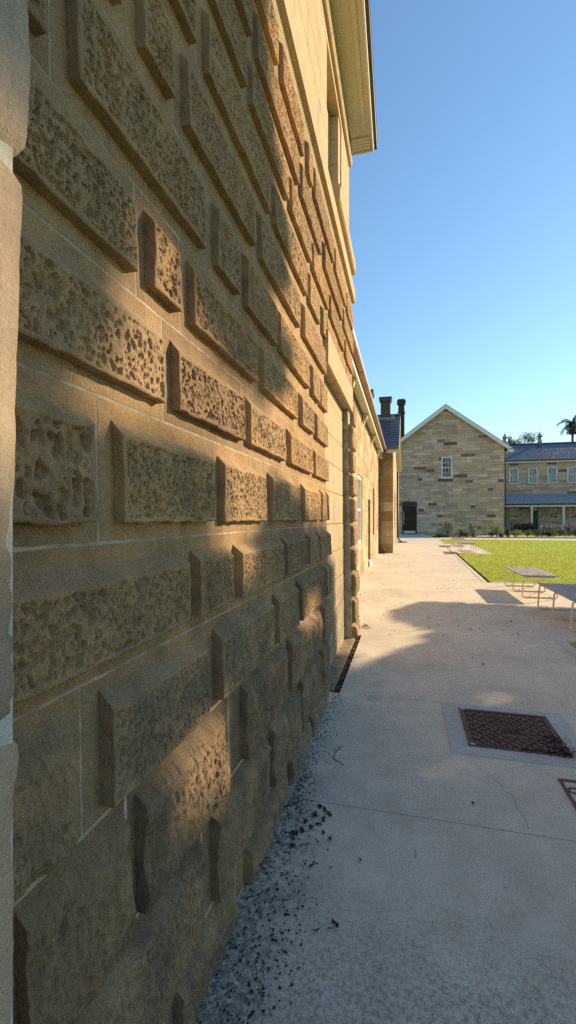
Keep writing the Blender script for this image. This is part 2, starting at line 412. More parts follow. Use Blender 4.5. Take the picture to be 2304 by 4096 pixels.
# rows: (level index, mode, list of raised panels as (left,right) positions measured along the wall)
rows = {
 0: ('rough', [(-400,150),(215,430),(470,600),(638,728),(742,787),(792,829)]),
 1: ('rough', [(-600,140),(176,521),(558,680),(697,759),(768,812),(817,829)]),
 2: ('rough2', [(-500,30),(91,340),(377,577),(629,728),(740,812),(820,838)]),
 3: ('big', [(-500,208),(291,530),(563,691),(706,753),(762,819),(825,838)]),
 4: ('pits', [(-700,481),(509,591),(612,716),(726,774),(783,803),(808,837)]),
 5: ('pits', [(-700,243),(313,543),(567,672),(688,757),(768,808),(813.5,823.6),(828,837)]),
 6: ('pits', [(-700,418),(454,618),(633,720),(733.6,789),(796,833)]),
 7: ('pits', [(-700,349),(390,459),(493,649),(667,750),(762.6,791),(799,833)]),
 8: ('pits', [(-700,120),(200,520),(552,605),(626.6,699.5),(709,780),(789.6,806),(809.5,833.5)]),
 9: ('pits', [(-700,310),(367.6,441),(477.7,645),(661.6,757),(768,821)]),
 10: ('pits', [(-700,190),(240,496),(529,683),(695,775),(782,806),(815,858),(864,884)]),
 11: ('pits', [(60,410),(455,622),(638.6,727),(736,784.5),(790.6,828),(834,866),(871,887)]),
 12: ('pits', [(100,540),(565,636),(652,754),(762,810),(819.6,862),(867,889)]),
 13: ('pits', [(200,590),(610,702),(714.6,766),(778.5,788),(794.6,841),(845.6,871.7),(875,890)]),
}
sd = 11
for r, (mode, pans) in rows.items():
    z0, z1 = LEV[r], LEV[r+1]; zc = (z0+z1)/2
    p = .032 if r > 4 else .042
    w = wb(zc)-p
    P = [(max(Yu(a, w), .18) if a > -300 else .18, Yu(b, w)) for a, b in pans]
    P = [q for q in P if q[1]-q[0] > .02]
    js = [P[0][0]-.03]
    for i in range(len(P)-1): js.append((P[i][1]*.55+P[i+1][0]*.45))
    last = P[-1][1] + .02
    if r <= 8: last = 3.965
    if r in (6, 7, 8): last = min(last, 3.965)
    if r >= 10: last = 6.262
    js.append(last)
    for i, (a, b_) in enumerate(P):
        sd += 17
        a = max(a, js[i]+.012); b_ = min(b_, js[i+1]-.012)
        st = .0027 if a < 1.0 else .0033 if a < 1.7 else .0045 if a < 3 else .007
        if mode == 'pits':
            pt = .0150*random.uniform(.9,1.15); dp = .0155*random.uniform(.8,1.1)
            if r == 5 and i == 0: pt = .030; dp = .026
            if r == 6 and i == 0: pt = .0175; dp = .013
            stone_block(js[i], js[i+1], a, b_, z0, z1, p=p, seed=sd, step=st, pitch=pt*random.uniform(.9,1.15), depth=dp)
        elif mode == 'big':
            stone_block(js[i], js[i+1], a, b_, z0, z1, p=p, seed=sd, step=st, mode='rough' if i == 0 else 'pits', mz0=.03, mz1=.03, cham=.04, pitch=.016, depth=.011)
        else:
            stone_block(js[i], js[i+1], a, b_, z0, z1, p=.043, seed=sd, step=st, mode='rough', mz0=.012, mz1=.018, cham=.028, pitch=.022)
# quoins beyond the blocked doorway
for r in range(9):
    z0, z1 = LEV[r], LEV[r+1]; sd += 13
    if r % 2: 
        stone_block(5.715, 6.262, 5.75, 6.06, z0, z1, p=.055, seed=sd, step=.012, mode='rough', mz0=.02, mz1=.02, cham=.02, name='quoin_stone')
    else:
        stone_block(5.715, 6.262, 5.75, 6.235, z0, z1, p=.055, seed=sd, step=.012, mode='rough', mz0=.02, mz1=.02, cham=.02, name='quoin_stone')
stone_block(5.93, 6.262, 5.97, 6.235, 2.71, 3.04, p=.05, seed=5, step=.012, mode='rough', mz0=.02, mz1=.02, cham=.02, name='quoin_stone')
sd = 900
for k,(a,b_) in enumerate(((3.97,4.7),(4.7,5.35),(5.35,5.93))):
    stone_block(a, b_, a+.04, b_-.04, 3.175, 3.37 if False else 3.365, p=.036, seed=sd+k, step=.012, mz0=.03, mz1=.03, cham=.02)
# mortar body (front faces set just behind the stone margins, following the batter)
mb = MB()
def bat(y0, y1, z0, z1, back=-.86):
    xa, xb = -(wb(z0)+.0008), -(wb(z1)+.0008)
    mb.add([(back,y0,z0),(xa,y0,z0),(xa,y1,z0),(back,y1,z0),(back,y0,z1),(xb,y0,z1),(xb,y1,z1),(back,y1,z1)],
           [(3,2,1,0),(4,5,6,7),(0,1,5,4),(1,2,6,5),(2,3,7,6),(3,0,4,7)])
bat(-.9, 3.968, -.1, 4.37); bat(5.712, 6.262, -.1, 2.862); bat(3.968, 6.262, 2.866, 4.37)
mb.build('mortar_bed', M['mortar'], hall)
mb = MB(); mb.box(-7, -.862, -.9, 6.26, -.1, 6.85); mb.build('core_wall', M['ashlar'], hall)
# smooth stone filling the old doorway, coursed
mb = MB()
zz = [-.1, .178, .508, .833, 1.146, 1.445, 1.78, 2.08, 2.38, 2.71, 2.864]
for i in range(len(zz)-1):
    ysp = [3.972, 4.9, 5.706] if i % 2 else [3.972, 4.35, 5.706]
    for a, b_ in zip(ysp[:-1], ysp[1:]): mb.bev(-.85, -.735-.01*zz[i], a+.002, b_-.002, zz[i]+.003, zz[i+1]-.003, .003)
mb.build('doorway_infill', M['ashlar'], hall)
mb = MB(); mb.bev(-.86, -.606, 3.968, 5.712, -.2, .012, .006); mb.build('door_sill', M['ashlar'], hall)
mb = MB(); mb.box(-.855, -.7665, 3.969, 5.711, -.09, 2.863); mb.build('infill_mortar', M['mortar'], hall)
mb = MB(); mb.bev(-.858, -.656, 3.972, 5.925, 2.87, 3.168, .006); mb.build('lintel', M['ashlar'], hall)
# upper storey: band, smooth ashlar with a deep window opening, sill, frieze
mb = MB(); mb.prism([(-.858,4.372),(-.732,4.372),(-.70,4.44),(-.668,4.445),(-.664,4.60),(-.70,4.64),(-.858,4.645)], 1, -.9, 6.275)
mb.build('string_course', M['ashlar'], hall)
W2 = .748
mb = MB()
for (a, b_, z0, z1) in ((-.9,4.44,4.647,6.88),(5.49,6.262,4.647,6.88),(4.442,5.488,6.21,6.879),(4.442,5.488,4.648,4.72)):
    mb.box(-.86, -W2, a, b_, z0, z1)
mb.build('ashlar_wall', M['ashlar'], hall)
mb = MB()
for i in range(9):
    z0 = 4.72+i*.1655*1.0
jw = MB()
for k in range(6):
    z = 4.93+k*.31
    jw.box(-W2-.003, -W2+.0015, -.9, 4.438, z, z+.005)
    jw.box(-W2-.003, -W2+.0015, 5.492, 6.255, z, z+.005)
    for y in np.arange(.4+(k%2)*.45, 4.3, .9): jw.box(-W2-.003, -W2+.0014, y, y+.005, z+.006, z+.304)
jw.build('joint_line', M['mortar'], hall)
mb = MB()
for k in range(5):
    mb.bev(-1.1, -W2-.012, 5.30, 5.489, 4.73+k*.3+.002, 4.73+(k+1)*.3-.002 if k<4 else 6.20, .003)
mb.build('window_jamb', M['ashlar'], hall)
mb = MB(); mb.prism([(-.85,4.66),(-.64,4.66),(-.625,4.675),(-.625,4.80),(-.65,4.83),(-.85,4.87)], 1, 4.50, 5.96); mb.build('window_sill', M['ashlar'], hall)
mb = MB(); mb.prism([(-.80,6.30),(-.715,6.30),(-.70,6.33),(-.70,6.36),(-.742,6.37),(-.80,6.37)], 1, -.9, 6.255); mb.build('architrave_band', M['ashlar'], hall)
wn = mb = MB(); mb.box(-1.16, -1.10, 4.45, 5.29, 4.75, 6.2); wfm = mb.build('window_frame', M['white'], hall)
mb = MB(); mb.box(-1.115, -1.095, 4.53, 5.22, 4.83, 6.12); mb.build('pane', M['glass'], wfm)
# eaves
mb = MB(); mb.add([(-.75,-.9,6.885),(-.34,-.9,6.885),(-.47,6.72,6.885),(-.75,6.72,6.885),(-.75,-.9,6.91),(-.34,-.9,6.91),(-.47,6.72,6.91),(-.75,6.72,6.91)],
   [(3,2,1,0),(4,5,6,7),(0,1,5,4),(1,2,6,5),(2,3,7,6),(3,0,4,7)])
mb.build('soffit', M['cream'], hall)
mb = MB(); mb.add([(-.50,-.9,6.865),(-.41,-.9,6.865),(-.53,6.4,6.865),(-.575,6.4,6.865),(-.50,-.9,6.884),(-.41,-.9,6.884),(-.53,6.4,6.884),(-.575,6.4,6.884)],
   [(3,2,1,0),(4,5,6,7),(0,1,5,4),(1,2,6,5),(2,3,7,6),(3,0,4,7)])
mb.build('soffit_bead', M['cream'], hall)
mb = MB()
for k in range(4): mb.box(-.745+.0, -.49, 6.50+k*.055, 6.547+k*.055, 6.862, 6.883)
mb.build('vent_board', M['cream'], hall)
mb = MB()
def skew(x0a, x1a, x0b, x1b, y0, y1, z0, z1):
    mb.add([(x0a,y0,z0),(x1a,y0,z0),(x1b,y1,z0),(x0b,y1,z0),(x0a,y0,z1),(x1a,y0,z1),(x1b,y1,z1),(x0b,y1,z1)],
       [(3,2,1,0),(4,5,6,7),(0,1,5,4),(1,2,6,5),(2,3,7,6),(3,0,4,7)])
skew(-.338, -.318, -.468, -.448, -.9, 6.745, 6.85, 7.03)
mb.box(-.90, -.449, 6.747, 6.767, 6.85, 7.03)
mb.build('fascia', M['white'], hall)
mb = MB(); skew(-.316, -.285, -.446, -.405, -.9, 6.86, 6.95, 7.07); mb.build('gutter', M['black'], hall)
mb = MB(); mb.add([(-.28,-1,7.075),(-.40,6.9,7.075),(-4,3.5,9.4),(-4,-1,9.4),(-7.5,6.9,7.075),(-7.5,-1,7.075)], [(0,1,2,3),(1,4,2),(4,5,3,2)]); mb.build('roof', M['slate'], hall)
mb = MB(); mb.tube([(-.72,6.15,7.0),(-.72,6.15,7.0)],.01)
# near pilaster at the left edge of view: two tall dressed stones and the joints between them
def pil(z0, z1, seed, p=.0):
    n = 26; m_ = int((z1-z0)/.018)+2
    Z = np.linspace(z0, z1, m_); prof = []
    t = np.linspace(0, 1, n)
    V = []
    for zi in Z:
        ye_ = float(np.interp(zi, [.84,1.03,1.225,1.24,1.49,1.73,1.95,2.3], [.482,.489,.503,.496,.493,.503,.512,.510])); e = min(zi-z0, z1-zi); rd = .012*max(0, 1-e/.03)**2
        wv = (float(vnoise(np.array([zi*9.]), np.array([seed*3.7]), seed)[0])-.5)*.012
        for q in range(n):
            s_ = q/(n-1)
            if s_ < .72:
                y = -.2 + (ye_+.2)*(s_/.72); x = -.486-p
            else:
                a = (s_-.72)/.28; y = ye_; x = -.486-p - a*.17
            c = max(0, 1-abs(s_-.72)/.05); 
            V.append((x - rd - c*.008, y - rd + wv*(1 if s_ > .66 else 0) - c*.008 + .0, zi))
    V = np.array(V)
    V[:,0] += (vnoise(V[:,1]*60, V[:,2]*60, seed)-.5)*.004
    f = [(i*n+j, i*n+j+1, (i+1)*n+j+1, (i+1)*n+j) for i in range(m_-1) for j in range(n-1)]
    o = mesh_obj('pilaster_stone', V, f, M['stone_p'], hall, smooth=True)
M['stone_p'] = sandstone('dressed_pilaster_stone', (.44,.36,.265), (.26,.21,.16), (.48,.35,.25), rnd=.5, grime=False, rib=.0001, fine=.003)
pil(-.05, 1.222, 3, -.004); pil(1.232, 1.962, 8); pil(1.975, 2.9, 5, -.006)
mb = MB(); mb.box(-.655, -.494, -.2, .486, -.05, 2.9); mb.build('pilaster_core', M['kerb'], hall)

# ------------------------------------------------------------------ coursed stone walls
TINTS = [(.56,.45,.34),(.60,.51,.41),(.50,.43,.36),(.60,.44,.29),(.46,.36,.28),(.62,.55,.46),(.50,.36,.25),(.54,.50,.44),(.58,.47,.36),(.56,.41,.26),(.58,.55,.50),(.44,.32,.24)]
DARK = [(.115,.085,.062),(.15,.10,.07),(.19,.14,.10)]
GOLD = [(.50,.38,.22),(.54,.42,.26),(.46,.33,.17),(.56,.45,.30),(.40,.28,.15),(.52,.41,.27),(.52,.36,.20)]
def clip_poly(p, a, b_, c):
    """keep a*x+b*y+c>=0"""
    out = []
    for i in range(len(p)):
        P, Q = p[i], p[(i+1)%len(p)]; dP = a*P[0]+b_*P[1]+c; dQ = a*Q[0]+b_*Q[1]+c
        if dP >= 0: out.append(P)
        if (dP >= 0) != (dQ >= 0):
            t = dP/(dP-dQ); out.append((P[0]+t*(Q[0]-P[0]), P[1]+t*(Q[1]-P[1])))
    return out
def coursed(mb, to3, u0, u1, z0, z1, course=.30, lens=(.4,1.2), tints=TINTS, dark=.05, holes=(), clips=(), gap=.008, seed=1, proud=.006):
    """wall facing made of real stones; to3(u,z,out)->xyz ; holes: (ua,ub,za,zb)"""
    rn = random.Random(seed); z = z0
    while z < z1-.02:
        h = min(course*rn.uniform(.85, 1.15), z1-z)
        if z1-z-h < .1: h = z1-z
        u = u0 - rn.uniform(0, lens[0])
        while u < u1:
            L = rn.uniform(*lens); a, b_ = max(u, u0), min(u+L, u1); u += L
            if b_-a < .03: continue
            col = rn.choice(DARK) if rn.random() < dark else rn.choice(tints)
            k = rn.uniform(.74, 1.2); col = tuple(min(1, c*k) for c in col)
            rects = [(a, b_, z, z+h)]
            for (ha, hb, hc, hd) in holes:
                nr = []
                for (ra, rb, rc, rd_) in rects:
                    if rb <= ha or ra >= hb or rd_ <= hc or rc >= hd: nr.append((ra,rb,rc,rd_)); continue
                    if ra < ha: nr.append((ra,ha,rc,rd_))
                    if rb > hb: nr.append((hb,rb,rc,rd_))
                    ma, mb_ = max(ra,ha), min(rb,hb)
                    if rc < hc: nr.append((ma,mb_,rc,hc))
                    if rd_ > hd: nr.append((ma,mb_,hd,rd_))
                rects = nr
            for (ra, rb, rc, rd_) in rects:
                if rb-ra < .02 or rd_-rc < .02: continue
                g_ = gap/2; p = [(ra+g_,rc+g_),(rb-g_,rc+g_),(rb-g_,rd_-g_),(ra+g_,rd_-g_)]
                for cl in clips: p = clip_poly(p, *cl)
                if len(p) < 3: continue
                n = len(p); o = proud*rn.uniform(.5, 1.6)
                v = [to3(q[0], q[1], o) for q in p] + [to3(q[0], q[1], -.01) for q in p]
                mb.add(v, [tuple(range(n))] + [(i, i+n, (i+1)%n+n, (i+1)%n) for i in range(n)], col=col)
        z += h
    return mb
# ---- low wing along the path
XW = -1.14
wing = empty('sandstone_wing', (-3.5, 13, 0), 0, 'low golden sandstone wing with cream eaves and brown gutter beside the path', 'building')
WIN = [(11.3,12.5,.85,2.62)]; DOOR = [(14.55,15.45,.16,2.12)]; WIN2 = [(16.7,17.5,.9,2.62)]
mb = MB(); coursed(mb, lambda u, z, o: (XW+o, u, z), 6.27, 20.45, 0, 4.15, .33, (.5,1.1), GOLD, .0, holes=WIN+DOOR+WIN2, seed=4, proud=.004)
mb.build('facing_wall', M['coursed'], wing)
mb = MB()
mb.box(-6.5, XW-.2, 6.27, 20.45, -.1, 4.32)
hs = sorted(WIN+DOOR+WIN2); y = 6.27
for (a, b_, c, d) in hs:
    mb.box(XW-.2, XW-.002, y, a, -.1, 4.3); mb.box(XW-.2, XW-.002, a, b_, -.1, c); mb.box(XW-.2, XW-.002, a, b_, d, 4.3); y = b_
mb.box(XW-.2, XW-.002, y, 20.45, -.1, 4.3)
mb.build('mortar_wall', M['mortar'], wing)
for (a, b_, c, d) in WIN+WIN2:
    fm = MB(); dx = -.02 if a < 12 else -.13
    fm.box(XW-.19, XW+dx, a, a+.09, c, d); fm.box(XW-.19, XW+dx, b_-.09, b_, c, d); fm.box(XW-.19, XW+dx, a+.09, b_-.09, c, c+.09); fm.box(XW-.19, XW+dx, a+.09, b_-.09, d-.09, d); fm.box(XW-.19, XW+dx-.01, a+.09, b_-.09, (c+d)/2-.03, (c+d)/2+.03)
    fo = fm.build('window_frame', M['white'], wing)
    gm = MB(); gm.box(XW-.185, XW-.15, a+.09, b_-.09, c+.09, d-.09); gm.build('pane', M['glass'] if a > 12 else M['cream'], fo)
a, b_, c, d = DOOR[0]
mb = MB(); mb.box(XW-.195, XW-.15, a, b_, c, d); dr = mb.build('door', M['greenpaint'], wing)
mb = MB(); mb.box(XW-.15, XW-.1, a+.06, a+.1, 1.05, 1.15); mb.build('handle', M['dark_metal'], dr)
mb = MB(); mb.box(XW-.19, XW+.06, a-.05, b_+.05, 0, c-.002); mb.build('step', M['kerb'], wing)
mb = MB(); mb.prism([(XW-.1,4.152),(XW+.012,4.152),(XW+.03,4.333),(XW-.1,4.333)], 1, 6.3, 20.0); mb.build('cornice', M['sooty'], wing)
mb = MB(); mb.box(XW-.2, -.943, 6.3, 20.1, 4.335, 4.35); mb.box(-1.05,-1.035,6.3,20.1,4.325,4.334)
mb.build('soffit', M['cream'], wing)
mb = MB(); mb.box(-.942, -.92, 6.3, 20.12, 4.31, 4.47); mb.build('fascia', M['white'], wing)
mb = MB(); mb.box(XW-.1, -.944, 20.122, 20.15, 4.1, 4.46); mb.build('end_board', M['white'], wing)
for y in (9.2, 12.4, 15.6, 18.8):
    mb = MB(); mb.prism([(XW+.031,4.33),(XW+.031,4.06),(XW+.07,4.03),(XW+.085,4.14),(XW+.13,4.17),(XW+.145,4.25),(XW+.17,4.33)], 1, y, y+.13); mb.build('bracket', M['cream'], wing)
gu = MB()
for k in range(8): gu.prism([(-.80,4.50),(-.80,4.45),(-.815,4.42),(-.905,4.42),(-.915,4.43),(-.915,4.50)], 1, 6.32+k*1.76, 6.32+(k+1)*1.76-.012)
gu.build('gutter', M['copper'], wing)
mb = MB(); mb.add([(-.80,6.28,4.50),(-.80,20.3,4.50),(-3.7,20.3,6.0),(-3.7,6.28,6.0),(-6.6,20.3,4.5),(-6.6,6.28,4.5),(-.80,6.28,4.535),(-.80,20.3,4.535),(-3.7,20.3,6.04),(-3.7,6.28,6.04)], [(0,1,2,3),(2,4,5,3),(6,9,8,7),(0,6,7,1)]); mb.build('roof', M['slate'], wing)
def stack(name, parent, x0, x1, y0, y1, z0, z1, mat, cap=.09):
    mb = MB(); mb.bev(x0, x1, y0, y1, z0, z1-.22, .01); mb.bev(x0-.05, x1+.05, y0-.05, y1+.05, z0, z0+.42, .02)
    o = mb.build(name, mat, parent)
    mb = MB(); mb.prism([(x0-.02,z1-.22),(x1+.02,z1-.22),(x1+cap,z1-.12),(x1+cap,z1),(x0-cap,z1),(x0-cap,z1-.12)], 1, y0-cap, y1+cap); mb.build('chimney_cap', mat, o)
    return o
stack('chimney', wing, -2.0, -1.45, 21.2-.9, 21.0, 5.2, 7.15, M['sooty'])
pb = MB(); pb.tube([(-.86,20.03,4.42),(-.87,20.06,4.33),(-.90,20.12,4.25),(-1.02,20.22,4.12),(-1.085,20.3,4.06),(-1.10,20.33,3.95),(-1.10,20.33,3.0),(-1.10,20.33,.45),(-1.08,20.33,.36),(-.86,20.2,.10)], .06, 10)
pb.build('downpipe', M['copper'], wing)
single(MB().bev(-1.05,-.83,20.0,20.2,.002,.05,.01), 'drain_grate', M['black'], 'small black drain grate below the brown downpipe of the low wing', 'drain')

# ---- gabled bay with slate roof
bay = empty('gabled_bay_building', (-2, 25, 0), 0, 'golden sandstone gabled bay with steep slate roof projecting beyond the low wing', 'building')
XB = -.53
mb = MB(); coursed(mb, lambda u, z, o: (u, 20.57-o, z), -1.35, XB, 0, 4.6, .38, (.35,.62), [(.50,.34,.15),(.56,.42,.20),(.38,.22,.08),(.60,.47,.26),(.44,.27,.10)], .0, gap=.022, seed=9, proud=.004)
hl = [(22.6,23.7,1.0,2.9),(25.8,26.9,0.1,2.9)]
coursed(mb, lambda u, z, o: (XB+o, u, z), 20.57, 29.1, 0, 6.6, .36, (.5,1.0), GOLD, .0, holes=hl, seed=10, proud=.004, clips=[(.57,-1,4.6-.57*20.57+.02),(-.57,-1,4.6+.57*29.1+.02)])
mb.build('facing_wall', M['coursed'], bay)
mb = MB(); mb.box(-5, XB-.2, 20.572, 29.1, -.1, 4.6)
mb.prism([(20.573,4.6),(29.1,4.6),(24.83,7.0)], 0, -5, XB-.003)
y = 20.572
for (a,b_,c,d) in hl:
    mb.box(XB-.2, XB-.002, y, a, -.1, 4.6); mb.box(XB-.2, XB-.002, a, b_, -.1, c); mb.box(XB-.2, XB-.002, a, b_, d, 4.6); y = b_
mb.box(XB-.2, XB-.002, y, 29.1, -.1, 4.6)
mb.build('mortar_wall', M['mortar'], bay)
for (a,b_,c,d) in hl:
    fm = MB(); fm.box(XB-.19,XB-.12,a,b_,c,c+.08); fm.box(XB-.19,XB-.12,a,b_,d-.08,d); fm.box(XB-.19,XB-.12,a,a+.08,c+.08,d-.08); fm.box(XB-.19,XB-.12,b_-.08,b_,c+.08,d-.08)
    fo = fm.build('window_frame', M['cream'], bay)
    gm = MB(); gm.box(XB-.185,XB-.15,a+.08,b_-.08,c+.08,d-.08); gm.build('pane', M['glass'], fo)
# slate roof: overlapping slates as stepped courses
mb = MB(); yr, zr, ye, ze = 24.83, 6.95, 20.25, 4.60
nco = 15
for side in (1, -1):
    for k in range(nco):
        t0, t1 = k/nco, (k+1)/nco+.01
        yA, zA = ye+(yr-ye)*t0, ze+(zr-ze)*t0; yB, zB = ye+(yr-ye)*t1, ze+(zr-ze)*t1
        if side < 0: yA, yB = 2*yr-yA, 2*yr-yB
        x = -5.0 + (.12 if k % 2 else 0)
        while x < -.27:
            x1 = min(x+.24, -.26)
            if x1-x > .03:
                h = .03+random.uniform(-.006,.008)
                mb.add([(x,yA,zA+h),(x1-.006,yA,zA+h),(x1-.006,yB,zB+.006),(x,yB,zB+.006),(x,yA,zA),(x1-.006,yA,zA)], [(0,1,2,3),(4,5,1,0)])
            x += .24
mb.prism([(ye,ze),(yr,zr),(2*yr-ye,ze),(yr,zr-.06)], 0, -5, -.262)
mb.build('slate_roof', M['slate'], bay)
mb = MB(); mb.tube([(-5,yr,zr+.03),(-.26,yr,zr+.03)], .07, 8); mb.build('ridge', M['black'], bay)
mb = MB()
sl = (zr-ze)/(yr-ye)
for s_ in (1,-1):
    f_ = (lambda y: y) if s_ > 0 else (lambda y: 2*yr-y)
    mb.add([(-.26,f_(ye-.02),ze-.22),(-.26,f_(yr),zr-.22),(-.26,f_(yr),zr+.0),(-.26,f_(ye-.02),ze-.0),(-.285,f_(ye-.02),ze-.22),(-.285,f_(yr),zr-.22),(-.285,f_(yr),zr-.0),(-.285,f_(ye-.02),ze-.0)],
       [(0,1,2,3),(7,6,5,4),(0,4,5,1),(3,2,6,7),(0,3,7,4),(1,5,6,2)])
mb.build('barge_board', M['cream'], bay)
mb = MB()
for s_ in (1,-1):
    f_ = (lambda y: y) if s_ > 0 else (lambda y: 2*yr-y)
    for q in range(2):
        xa = -.50+q*.11
        mb.add([(xa,f_(ye),ze-.17),(xa+.10,f_(ye),ze-.17),(xa+.10,f_(yr),zr-.17),(xa,f_(yr),zr-.17),(xa,f_(ye),ze-.15),(xa+.10,f_(ye),ze-.15),(xa+.10,f_(yr),zr-.15),(xa,f_(yr),zr-.15)],
          [(0,1,2,3),(7,6,5,4),(0,4,5,1),(2,6,7,3),(0,3,7,4),(1,5,6,2)])
mb.build('verge_soffit', M['cream'], bay)
mb = MB(); mb.box(-1.2, -.27, 20.26, 20.30, 4.36, 4.57); mb.box(-1.2, -.28, 20.30, 20.56, 4.50, 4.53); mb.build('fascia', M['white'], bay)
mb = MB(); mb.box(-1.2, -.30, 20.15, 20.255, 4.50, 4.60); mb.build('gutter', M['copper'], bay)
stack('chimney', bay, -1.27, -.77, 24.55, 25.1, 6.5, 7.9, M['sooty'], .08)
mb = MB(); mb.tube([(-.45,29.0,4.4),(-.44,29.0,.35),(-.4,29.0,.22),(-.22,28.8,.07)], .05, 8); mb.build('downpipe', M['black'], bay)
single(MB().bev(-.5,.1,29.5,30.3,.001,.09,.02), 'concrete_splash_block', M['kerb'], 'low pale concrete block at the foot of the dark downpipe', 'block')

# ---- gable-fronted two storey building
gab = empty('gabled_building', (3.68, 50, 0), 0, 'two storey sandstone building with a wide white trimmed gable facing the path', 'building')
YG = 46.0
XL, XR, XA, ZA, SL = -1.5, 8.85, 3.68, 12.1, .745
ZE = ZA - SL*(XR-XA)
gw, gd = (3.33,4.30,5.36,7.42), (-.31,1.07,0,3.17)
mb = MB()
coursed(mb, lambda u, z, o: (u, YG-o, z), XL, XR, 0, ZA, .27, (.35,1.25), [((a*.65+.55*.35)*1.14,(b_*.65+.45*.35)*1.05,(c*.65+.34*.35)*.98) for a,b_,c in TINTS], .045, holes=[gw, gd, (3.0,4.36,5.04,5.33)], clips=[(-SL,-1,ZA+SL*XA),(SL,-1,ZA-SL*XA)], seed=21, gap=.016, proud=.014)
mb.build('facing_wall', M['coursed'], gab)
mb = MB()
def gbox(a, b_, c, d): mb.box(a, b_, YG+.003, YG+.3, c, d)
gbox(XL, gd[0], -.1, 5.0); gbox(gd[0], gd[1], 3.17, 5.0); gbox(gd[1], XR, -.1, 5.0); gbox(XL, gw[0], 5.0, ZE); gbox(gw[1], XR, 5.0, ZE); gbox(gw[0], gw[1], 5.0, 5.36); gbox(gw[0], gw[1], 7.42, ZE)
mb.prism([(XL,ZE),(XR,ZE),(XA,ZA)], 1, YG+.003, YG+.3)
mb.box(XL, XR, YG+1.6, 58, -.1, ZE); mb.box(XR-.3, XR, YG+.3, YG+1.6, -.1, ZE); mb.box(XL, XL+.3, YG+.3, YG+1.6, -.1, ZE)
mb.build('mortar_wall', M['mortar'], gab)
single_tints = [(.36,.31,.24)]
mb = MB(); coursed(mb, lambda u, z, o: (XR+o, u, z), YG, 58, 0, ZE, .27, (.5,1.6), TINTS, .05, seed=23)
mb.build('side_wall', M['coursed'], gab)
mb = MB(); mb.bev(3.02, 4.35, YG-.05, YG+.2, 5.06, 5.31, .01); mb.build('window_sill', M['sooty'], gab)
fr = MB(); a,b_,c,d = gw
fr.box(a,a+.11,YG-.02,YG+.12,c,d); fr.box(b_-.11,b_,YG-.02,YG+.12,c,d); fr.box(a+.11,b_-.11,YG-.02,YG+.12,d-.13,d); fr.box(a-.03,b_+.03,YG-.06,YG+.12,c-.02,c+.13)
fr.box(a+.11,b_-.11,YG+.02,YG+.1,(c+d)/2-.04,(c+d)/2+.03)
fo = fr.build('window_frame', M['white'], gab)
fr = MB()
for k in (1,2):
    x = a+.11+(b_-a-.22)*k/3; fr.box(x-.015,x+.015,YG+.04,YG+.08,c+.13,(c+d)/2-.04); fr.box(x-.015,x+.015,YG+.04,YG+.08,(c+d)/2+.03,d-.13)
for z in ((c+.13+(c+d)/2)/2, ((c+d)/2+d-.13)/2):
    for k in range(3):
        x0 = a+.11+(b_-a-.22)*k/3+(.016 if k else 0); x1 = a+.11+(b_-a-.22)*(k+1)/3-(.016 if k<2 else 0)
        fr.box(x0, x1, YG+.045, YG+.075, z-.014, z+.014)
fr.build('glazing_bars', M['white'], fo)
mb = MB(); mb.box(a+.1,b_-.1,YG+.085,YG+.1,c+.1,d-.1); mb.build('pane', M['glass'], fo)
# doorway: dark frame, glazed door, pale threshold
mb = MB(); a,b_,c,d = gd
mb.box(a,a+.1,YG+.02,YG+.25,0,d); mb.box(b_-.12,b_,YG+.02,YG+.25,0,d); mb.box(a+.1,b_-.12,YG+.02,YG+.25,d-.5,d); mb.box(a+.1,b_-.12,YG+.05,YG+.2,0,.07)
dfo = mb.build('door_frame', M['black'], gab)
mb = MB(); mb.box(a+.11,b_-.13,YG+.10,YG+.14,.08,.33); mb.build('kick_board', M['cream'], dfo)
mb = MB(); mb.box(a+.11,b_-.13,YG+.12,YG+.13,.34,d-.51); mb.build('pane', M['dim_glass'], dfo)
mb = MB(); mb.box(a+.11,a+.18,YG+.09,YG+.11,.9,2.2); mb.build('door_handle', M['cream'], dfo)
# roof with barge boards
mb = MB(); ov = .42
xl, xr = XL-.6, XR+.72
for (xa, xb) in ((xl, XA), (xr, XA)):
    za = ZA - SL*abs(xa-XA) + .22; zb = ZA+.22
    mb.add([(xa,YG-ov,za),(xb,YG-ov,zb),(xb,58.4,zb),(xa,58.4,za),(xa,YG-ov,za+.05),(xb,YG-ov,zb+.05),(xb,58.4,zb+.05),(xa,58.4,za+.05)], [(0,1,2,3),(7,6,5,4),(0,4,5,1),(0,3,7,4),(2,6,7,3)])
mb.build('roof', M['slate'], gab)
for (xa, nm) in ((xl, 'barge_board'), (xr, 'barge_board')):
    mb = MB(); za = ZA - SL*abs(xa-XA); s_ = 1 if xa > XA else -1
    mb.prism([(xa, za+.215),(xa, za-.12),(xa-s_*.35, za-.12),(xa-s_*.5, za+SL*.5-.17),(XA, ZA-.17),(XA, ZA+.215)], 1, YG-ov-.02, YG-ov+.03)
    mb.build(nm, M['white'], gab)
for (xa) in (xl, xr):
    mb = MB(); za = ZA - SL*abs(xa-XA)
    mb.add([(xa,YG-ov+.03,za+.19),(XA,YG-ov+.03,ZA+.19),(XA,YG-.01,ZA+.19),(xa,YG-.01,za+.19),(xa,YG-ov+.03,za+.21),(XA,YG-ov+.03,ZA+.21),(XA,YG-.01,ZA+.21),(xa,YG-.01,za+.21)], [(3,2,1,0),(4,5,6,7),(0,1,5,4),(2,3,7,6)])
    mb.build('gable_soffit', M['cream'], gab)
mb = MB(); mb.box(XR+.3,XR+.73,YG-ov-.02,58.3,ZE-.36,ZE-.30); mb.build('eave_board', M['white'], gab)
